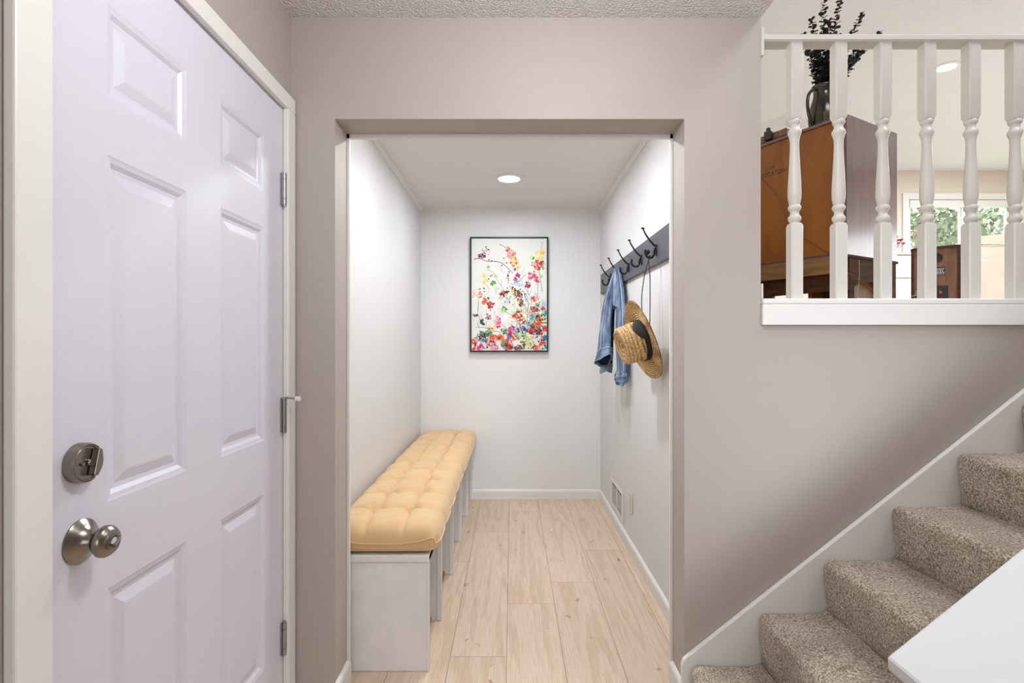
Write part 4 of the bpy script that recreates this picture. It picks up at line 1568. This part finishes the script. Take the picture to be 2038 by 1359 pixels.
for (lx, ly) in ((0.03, 0.003), (D - 0.055, 0.003), (0.03, Wd - 0.05), (D - 0.055, Wd - 0.05)):
    obj('leg', MB().box(lx, lx + 0.05, ly, ly + 0.048, 0.001, ZB - 0.013), M_darkwood, cab, local=True, bevel=0.002)
obj('plank', MB().box(0.085, D - 0.06, 0.055, 0.075, 0.001, 0.30), M_amber, cab, local=True)
obj('plank', MB().box(0.26, 0.28, 0.09, 0.20, 0.001, 0.30), M_greywood, cab, local=True)
obj('plank', MB().box(0.05, D - 0.08, 0.21, 0.23, 0.001, 0.30), M_amber, cab, local=True)
obj('plank', MB().box(0.14, 0.16, 0.50, 0.60, 0.001, 0.30), M_greywood, cab, local=True)


def stamp(txt, size, y, z, mir=False):
    cu = bpy.data.curves.new('stamp', 'FONT')
    cu.body = txt
    cu.size = size
    cu.extrude = 0.0002
    to = bpy.data.objects.new('stamp', cu)
    C.objects.link(to)
    dg = bpy.context.evaluated_depsgraph_get()
    me = bpy.data.meshes.new_from_object(to.evaluated_get(dg))
    bpy.data.objects.remove(to)
    b = bmesh.new()
    b.from_mesh(me)
    # text runs towards -y on the back (its outside is -x)
    M = Matrix(((0, 0, -1, 0.0095), (-1, 0, 0, y), (0, 1, 0, z), (0, 0, 0, 1)))
    b.transform(M)
    return b


st = stamp('72CAT25H', 0.034, 0.485, 0.838)
st2 = stamp('M', 0.030, 0.43, 0.872)
tmp = bpy.data.meshes.new('t')
st2.to_mesh(tmp)
st.from_mesh(tmp)
st2.free()
sp_ = obj('stamped_lettering', st, M_dark, cab, local=True)
sp_['label'] = 'faint black stamped lettering'

# cables
M_redwire = mat('dark_red_wire', (0.16, 0.015, 0.012), 0.5)
M_greywire = mat('pale_wire', (0.35, 0.30, 0.22), 0.5)
wr = MB().tube(smoothpath([cw(-0.006, 0.50, 0.86), cw(-0.006, 0.44, 0.79), cw(-0.006, 0.40, 0.74), cw(-0.006, 0.355, 0.66), cw(-0.006, 0.31, 0.55), cw(-0.006, 0.26, 0.47),
                           cw(-0.008, 0.17, 0.40), cw(-0.010, 0.10, 0.345), cw(-0.026, 0.06, 0.335), cw(-0.028, 0.02, 0.27), cw(-0.02, -0.012, 0.225), cw(0.10, -0.012, 0.185), cw(0.26, -0.012, 0.12), cw(0.34, -0.014, 0.02), cw(0.36, -0.016, 0.004)], 6), 0.0022, 6)
tag(obj('speaker_cable', wr, M_redwire, smooth=True), 'thin dark red cable trailing down the orange cabinet back', 'cable')
wr = MB().tube(smoothpath([cw(0.10, -0.009, 0.296), cw(0.10, -0.010, 0.20), cw(0.075, -0.012, 0.10), cw(0.06, -0.014, 0.003)], 6), 0.0016, 6)
tag(obj('thin_wire', wr, M_greywire, smooth=True), 'pale thin wire hanging down the cabinet base', 'wire')

# record player on the cabinet
QR = QC
rp = thing('record_player', 'wooden record player with clear lid on top of the cabinet', 'record player', cw(0.19, 0.55, ZT), QC)
FRAME[rp.name] = Matrix.Translation(cw(0.19, 0.55, ZT)) @ QC.to_matrix().to_4x4()
x0, x1, y0, y1 = -0.155, 0.20, -0.205, 0.23
obj('base', MB().box(x0 - 0.005, x1 - 0.02, y0 + 0.03, y1 - 0.02, 0.001, 0.018), M_dark, rp, local=True)
plm = MB().box(x0, x1, y0, y1, 0.018, 0.058)
obj('plinth', plm, M_speaker, rp, local=True, bevel=0.002)
obj('platter', MB().lathe([(0.0001, 0.066), (0.145, 0.066), (0.150, 0.060), (0.150, 0.0585)], 48, (0.02, 0.0, 0), cap=False), M_dark, rp, smooth=True, local=True)
ld = MB()
t = 0.004
ld.box(x0, x1, y0, y0 + t, 0.060, 0.135).box(x0, x1, y1 - t, y1, 0.060, 0.135).box(x0, x0 + t, y0 + t, y1 - t, 0.060, 0.135)
ld.box(x1 - t, x1, y0 + t, y1 - t, 0.060, 0.135).box(x0, x1, y0, y1, 0.1355, 0.1395)
obj('lid', ld, M_lid, rp, local=True)
for yy in (-0.10, 0.14):
    obj('lid_hinge', MB().box(x0 - 0.026, x0 - 0.001, yy - 0.022, yy + 0.022, 0.016, 0.070).box(x0 - 0.020, x0 - 0.004, yy - 0.010, yy + 0.012, 0.070, 0.090), M_dark, rp, local=True, bevel=0.004)
for yy in (0.02, 0.09):
    obj('socket', MB().lathe([(0.005, 0), (0.005, 0.006), (0.002, 0.008)], 12, (x0 - 0.005, yy, 0.011), Matrix(((0, 0, -1), (1, 0, 0), (0, -1, 0)))), M_hinge, rp, local=True, smooth=True)

# jug with eucalyptus stems
M_jug = mat('olive_glaze', (0.036, 0.036, 0.018), 0.16, col2=(0.012, 0.013, 0.008), nscale=9)
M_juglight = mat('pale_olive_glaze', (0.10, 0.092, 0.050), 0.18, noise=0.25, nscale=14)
jp = cw(0.165, 0.215, ZT)
jug = thing('jug', 'dark olive glazed jug with a long handle holding dried stems on the cabinet', 'jug', jp)
pf = [(0.0001, 0.004), (0.052, 0.001), (0.058, 0.004), (0.066, 0.040), (0.070, 0.085), (0.066, 0.130), (0.054, 0.170), (0.046, 0.198), (0.044, 0.220), (0.049, 0.245), (0.053, 0.255),
      (0.050, 0.256), (0.043, 0.240), (0.039, 0.215), (0.044, 0.180), (0.058, 0.13), (0.060, 0.06), (0.0001, 0.03)]
pf = [(r * 1.05, h * 1.06) for r, h in pf]
obj('body', MB().lathe(pf, 40, jp, cap=False), M_jug, jug, smooth=True, angle=180)
pa = []
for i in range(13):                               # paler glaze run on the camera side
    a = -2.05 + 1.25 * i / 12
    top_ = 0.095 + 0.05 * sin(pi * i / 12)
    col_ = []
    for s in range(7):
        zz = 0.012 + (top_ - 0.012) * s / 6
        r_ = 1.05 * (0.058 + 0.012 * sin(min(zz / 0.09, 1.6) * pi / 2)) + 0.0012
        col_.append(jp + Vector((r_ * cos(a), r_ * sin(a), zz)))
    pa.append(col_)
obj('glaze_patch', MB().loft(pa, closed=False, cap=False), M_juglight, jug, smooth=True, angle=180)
hd = Vector((-0.88, -0.30, 0)).normalized()
hp = smoothpath([jp + hd * 0.046 + Vector((0, 0, 0.245)), jp + hd * 0.072 + Vector((0, 0, 0.240)), jp + hd * 0.104 + Vector((0, 0, 0.205)), jp + hd * 0.112 + Vector((0, 0, 0.15)),
                 jp + hd * 0.100 + Vector((0, 0, 0.09)), jp + hd * 0.074 + Vector((0, 0, 0.04))], 6)
obj('handle', MB().tube(hp, 0.0085, 10), M_jug, jug, smooth=True)

M_euc = mat('dark_eucalyptus', (0.006, 0.012, 0.010), 0.6, noise=0.4, nscale=20)
M_stem = mat('brown_stem', (0.10, 0.035, 0.018), 0.7)
M_orange = mat('orange_petal', (0.62, 0.085, 0.02), 0.6)


def leaf_disc(b, p, d, r, nrm, mi=0):
    d = d.normalized()
    s = d.cross(nrm).normalized()
    n = s.cross(d)
    pts = []
    for i in range(8):
        a = 2 * pi * i / 8
        pts.append(p + d * (r * (1 + cos(a))) + s * (r * 0.78 * sin(a)) + n * (0.25 * r * abs(sin(a))))
    c = b.bm.verts.new(p + d * r - n * 0.0)
    vs = [b.bm.verts.new(q) for q in pts]
    for i in range(8):
        f = b.bm.faces.new([c, vs[i], vs[(i + 1) % 8]])
        f.material_index = mi


def eucalyptus(dx, dy, top, seed):
    r = random.Random(seed)
    b = MB()
    base = jp + Vector((dx * 0.10, dy * 0.10, 0.10))
    tip = jp + Vector((dx, dy, top))
    mid = (base + tip) / 2 + Vector((-dx * 0.12, -dy * 0.1, 0.02))
    P = smoothpath([base, mid, tip], 14)
    b.tube(P, [0.0022 - 0.0014 * i / len(P) for i in range(len(P))], 5, mi=1)
    for i, p in enumerate(P):
        if p.z < jp.z + 0.27:
            continue
        t = (p.z - jp.z - 0.27) / max(top - 0.27, 0.01)
        for s in range(3):
            a = i * 1.3 + s * 2 * pi / 3 + r.uniform(-0.4, 0.4)
            d = Vector((cos(a), sin(a), r.uniform(-0.1, 0.7)))
            leaf_disc(b, p, d, (0.0195 - 0.009 * t) * r.uniform(0.8, 1.2), Vector((r.uniform(-1, 1), r.uniform(-1, 1), 1.2)))
    return b


for kk, (dx, dy, tp_) in enumerate(((0.02, 0.02, 0.80), (0.085, -0.02, 0.735), (-0.045, 0.03, 0.66), (0.24, 0.02, 0.69), (0.13, 0.06, 0.58),
                                    (-0.06, -0.03, 0.50), (0.17, -0.03, 0.46), (0.0, -0.06, 0.60), (-0.10, 0.02, 0.57), (0.31, -0.02, 0.56))):
    o = obj('eucalyptus_stem', eucalyptus(dx, dy, tp_, kk), [M_euc, M_stem], smooth=False)
    tag(o, 'dark dried eucalyptus stem standing in the olive jug', 'dried stem', 'dark eucalyptus stems in the jug')
fo = thing('orange_flower', 'small orange dried flower among the dark stems in the jug', 'flower', jp + Vector((0.045, -0.04, 0.12)))
fb = MB().tube([jp + Vector((0.010, -0.01, 0.12)), jp + Vector((0.04, -0.05, 0.44))], 0.002, 5)
obj('stem', fb, M_stem, fo)
pt_ = MB()
for i in range(16):
    a = i * 2.4
    leaf_disc(pt_, jp + Vector((0.04, -0.05, 0.395 + 0.003 * i)), Vector((cos(a), sin(a), 0.5)), 0.011, Vector((0, 0, 1)))
obj('petals', pt_, M_orange, fo)

# ------------------------------------------------------------------ speaker
ya, xa = 3.86, 3.283
ang = math.atan2(-0.623, 0.782)
QS = Quaternion((0, 0, 1), ang)
spk = thing('loudspeaker', 'walnut loudspeaker seen from behind with a round port between the balusters', 'speaker', (xa, ya, UF), QS)
sw, sh, sd = 0.29, 0.585, 0.26
sb = MB()
sb.box(-sw, -sw + 0.018, 0, sd, 0, sh).box(-0.018, 0, 0, sd, 0, sh).box(-sw + 0.018, -0.018, 0, sd, sh - 0.018, sh).box(-sw + 0.018, -0.018, 0, sd, 0, 0.018)
obj('shell', sb, M_darkwood, spk, local=True)
obj('back_panel', MB().box(-sw + 0.018, -0.018, 0.008, 0.02, 0.018, sh - 0.018), M_speaker, spk, local=True)
FYn = Matrix(((1, 0, 0), (0, 0, -1), (0, 1, 0)))
obj('port', MB().lathe([(0.0001, 0.001), (0.030, 0.001), (0.034, 0.003), (0.034, 0.0)], 32, (-0.135, 0.008, 0.50), FYn, cap=False), M_dark, spk, local=True, smooth=True)
lp = obj('label_plate', MB().box(-0.165, -0.088, 0.0045, 0.008, 0.375, 0.430), M_dark, spk, local=True)
tx = MB()
rl = random.Random(4)
for i in range(5):
    z = 0.420 - i * 0.0095
    x = -0.160
    while x < -0.100:
        wd = rl.uniform(0.006, 0.016)
        tx.box(x, min(x + wd, -0.093), 0.0040, 0.0045, z - 0.0035, z)
        x += wd + 0.004
obj('lettering', tx, M_white, lp, local=True)
tpn = obj('terminal_plate', MB().box(-0.170, -0.070, 0.003, 0.008, 0.185, 0.290), M_dark, spk, local=True)
obj('terminal', MB().lathe([(0.010, 0), (0.010, 0.012), (0.006, 0.016)], 16, (-0.115, 0.004, 0.238), FYn), mat('red_terminal', (0.5, 0.02, 0.015), 0.4), tpn, local=True, smooth=True)

# thin black cable from the cabinet to the speaker
wr = MB().tube(smoothpath([(2.30, 3.00, 1.585), (2.45, 3.2, 1.575), (2.70, 3.5, 1.60), (2.92, 3.86, 1.625), (3.05, 3.98, 1.63), (3.12, 3.97, 1.65)], 6), 0.003, 6)
tag(obj('black_cable', wr, M_dark, smooth=True), 'thin black cable running between the cabinet and the loudspeaker', 'cable')

# ------------------------------------------------------------------ white drawer chest with red flowers
ch = thing('drawer_chest', 'pale cream drawer chest standing under the far window behind the loudspeaker', 'chest', (4.15, 6.2, UF))
M_chest = mat('cream_chest_paint', (0.75, 0.68, 0.60), 0.5)
obj('carcass', MB().box(3.72, 4.60, 6.0, 6.45, UF + 0.001, 2.285), M_chest, ch, bevel=0.004)
obj('top', MB().box(3.69, 4.63, 5.975, 6.46, 2.285, 2.31), M_chest, ch, bevel=0.004)
zz = UF + 0.08
for i in range(3):
    d_ = obj('drawer', MB().box(3.745, 4.575, 5.985, 6.0, zz, zz + 0.245), M_chest, ch, bevel=0.004)
    obj('knob', MB().lathe([(0.008, 0), (0.016, 0.012), (0.012, 0.02), (0.0001, 0.021)], 16, (4.16, 5.985, zz + 0.122), FYn), M_nickel, d_, smooth=True)
    zz += 0.262
va = (4.475, 6.16, 2.311)
vs_ = thing('flower_vase', 'small white vase holding red flowers on the cream chest', 'vase', va)
obj('vase_body', MB().lathe([(0.03, 0), (0.045, 0.02), (0.048, 0.04), (0.034, 0.065), (0.038, 0.075), (0.030, 0.074), (0.026, 0.06)], 28, va, cap=False), M_white, vs_, smooth=True)
M_redp = mat('red_petal', (0.52, 0.012, 0.03), 0.55, noise=0.3, nscale=40)
rf = random.Random(9)
for i in range(11):
    a = i * 2.4
    rr = 0.02 + 0.075 * (i / 10)
    c = Vector(va) + Vector((rr * cos(a), rr * sin(a) * 0.8, 0.10 + 0.11 * rf.random()))
    t = thing('red_flower', 'bright red flower in the small vase on the chest', 'flower', Vector(va) + Vector((0, 0, 0.05)), group='red flowers in the small vase')
    obj('stem', MB().tube([Vector(va) + Vector((0.004 * cos(a), 0.004 * sin(a), 0.05)), c], 0.002, 5), M_euc, t)
    p_ = MB()
    for j in range(7):
        b_ = j * 2 * pi / 7
        d = Vector((cos(b_), sin(b_), 0.7 + 0.2 * (j % 2)))
        leaf_disc(p_, c, d, 0.018, Vector((0, 0, 1)))
    obj('petals', p_, M_redp, t)

# ------------------------------------------------------------------ cardboard boxes
def carton(x0, x1, y0, y1, z0, z1, label, flap):
    t = thing('cardboard_box', label, 'box', ((x0 + x1) / 2, (y0 + y1) / 2, z0), group='cartons in the upper room')
    obj('walls', MB().box(x0, x1, y0, y1, z0 + 0.001, z1), M_card, t, bevel=0.003)
    obj('tape', MB().box((x0 + x1) / 2 - 0.03, (x0 + x1) / 2 + 0.03, y0 - 0.001, y1, z1 - 0.09, z1 + 0.001), M_card, t)
    if flap:
        f_ = MB().prism([(x0, z1 + 0.004), (x1, z1 + 0.004), (x1, z1 + 0.14), (x0 + 0.05, z1 + 0.07)], 'y', y0 - 0.02, y0 - 0.014)
        obj('flap', f_, M_card, t)
    return t


carton(4.26, 5.10, 5.0, 5.5, UF, 2.065, 'large plain peach cardboard box under another box beyond the railing', False)
carton(4.28, 5.06, 5.02, 5.45, 2.066, 2.215, 'peach cardboard box with a raised flap stacked on the larger box', True)

# ------------------------------------------------------------------ trees outside the window
M_leaf = mat('sunlit_leaf', (0.115, 0.150, 0.075), 0.6, col2=(0.05, 0.075, 0.035), nscale=1.5)
M_bark = mat('bark', (0.16, 0.12, 0.09), 0.9)


def tree(x, y, h, r, seed, label):
    rt = random.Random(seed)
    t = thing('garden_tree', label, 'tree', (x, y, -0.5))
    b = MB().tube(smoothpath([(x, y, -0.5), (x + 0.1, y, h * 0.4), (x - 0.1, y + 0.1, h * 0.8)], 5), 0.14, 8)
    for i in range(6):
        a = i * 1.05
        b.tube([(x, y, h * (0.4 + 0.05 * i)), (x + r * 0.6 * cos(a), y + r * 0.6 * sin(a), h * (0.65 + 0.05 * i))], [0.06, 0.02], 6)
    obj('trunk', b, M_bark, t, smooth=True)
    l = MB()
    cl = [(Vector((rt.gauss(0, 0.5), rt.gauss(0, 0.5), rt.gauss(0, 0.5))), rt.uniform(0.3, 0.6)) for _ in range(16)]
    for i in range(2600):
        c, s = rt.choice(cl)
        p = Vector((x, y, h * 0.75)) + Vector((c.x * r, c.y * r, c.z * r * 1.1)) + Vector((rt.gauss(0, 1), rt.gauss(0, 1), rt.gauss(0, 1))) * s * r * 0.42
        n = Vector((rt.uniform(-1, 1), rt.uniform(-1, 1), rt.uniform(-1, 1))).normalized()
        u = n.orthogonal().normalized() * rt.uniform(0.06, 0.11)
        v = n.cross(u)
        l.quad([p - u, p + v * 0.5, p + u, p - v * 0.5])
    obj('foliage', l, M_leaf, t)


tree(10.2, 13.0, 5.2, 1.5, 1, 'leafy green tree beyond the left pane of the far window')
tree(16.6, 18.5, 7.0, 2.0, 2, 'leafy green tree beyond the right pane of the far window')
gd = MB().box(-20, 40, 8.2, 60, -0.6, -0.5)
g_ = struct('ground', gd, mat('lawn', (0.20, 0.30, 0.10), 0.9))
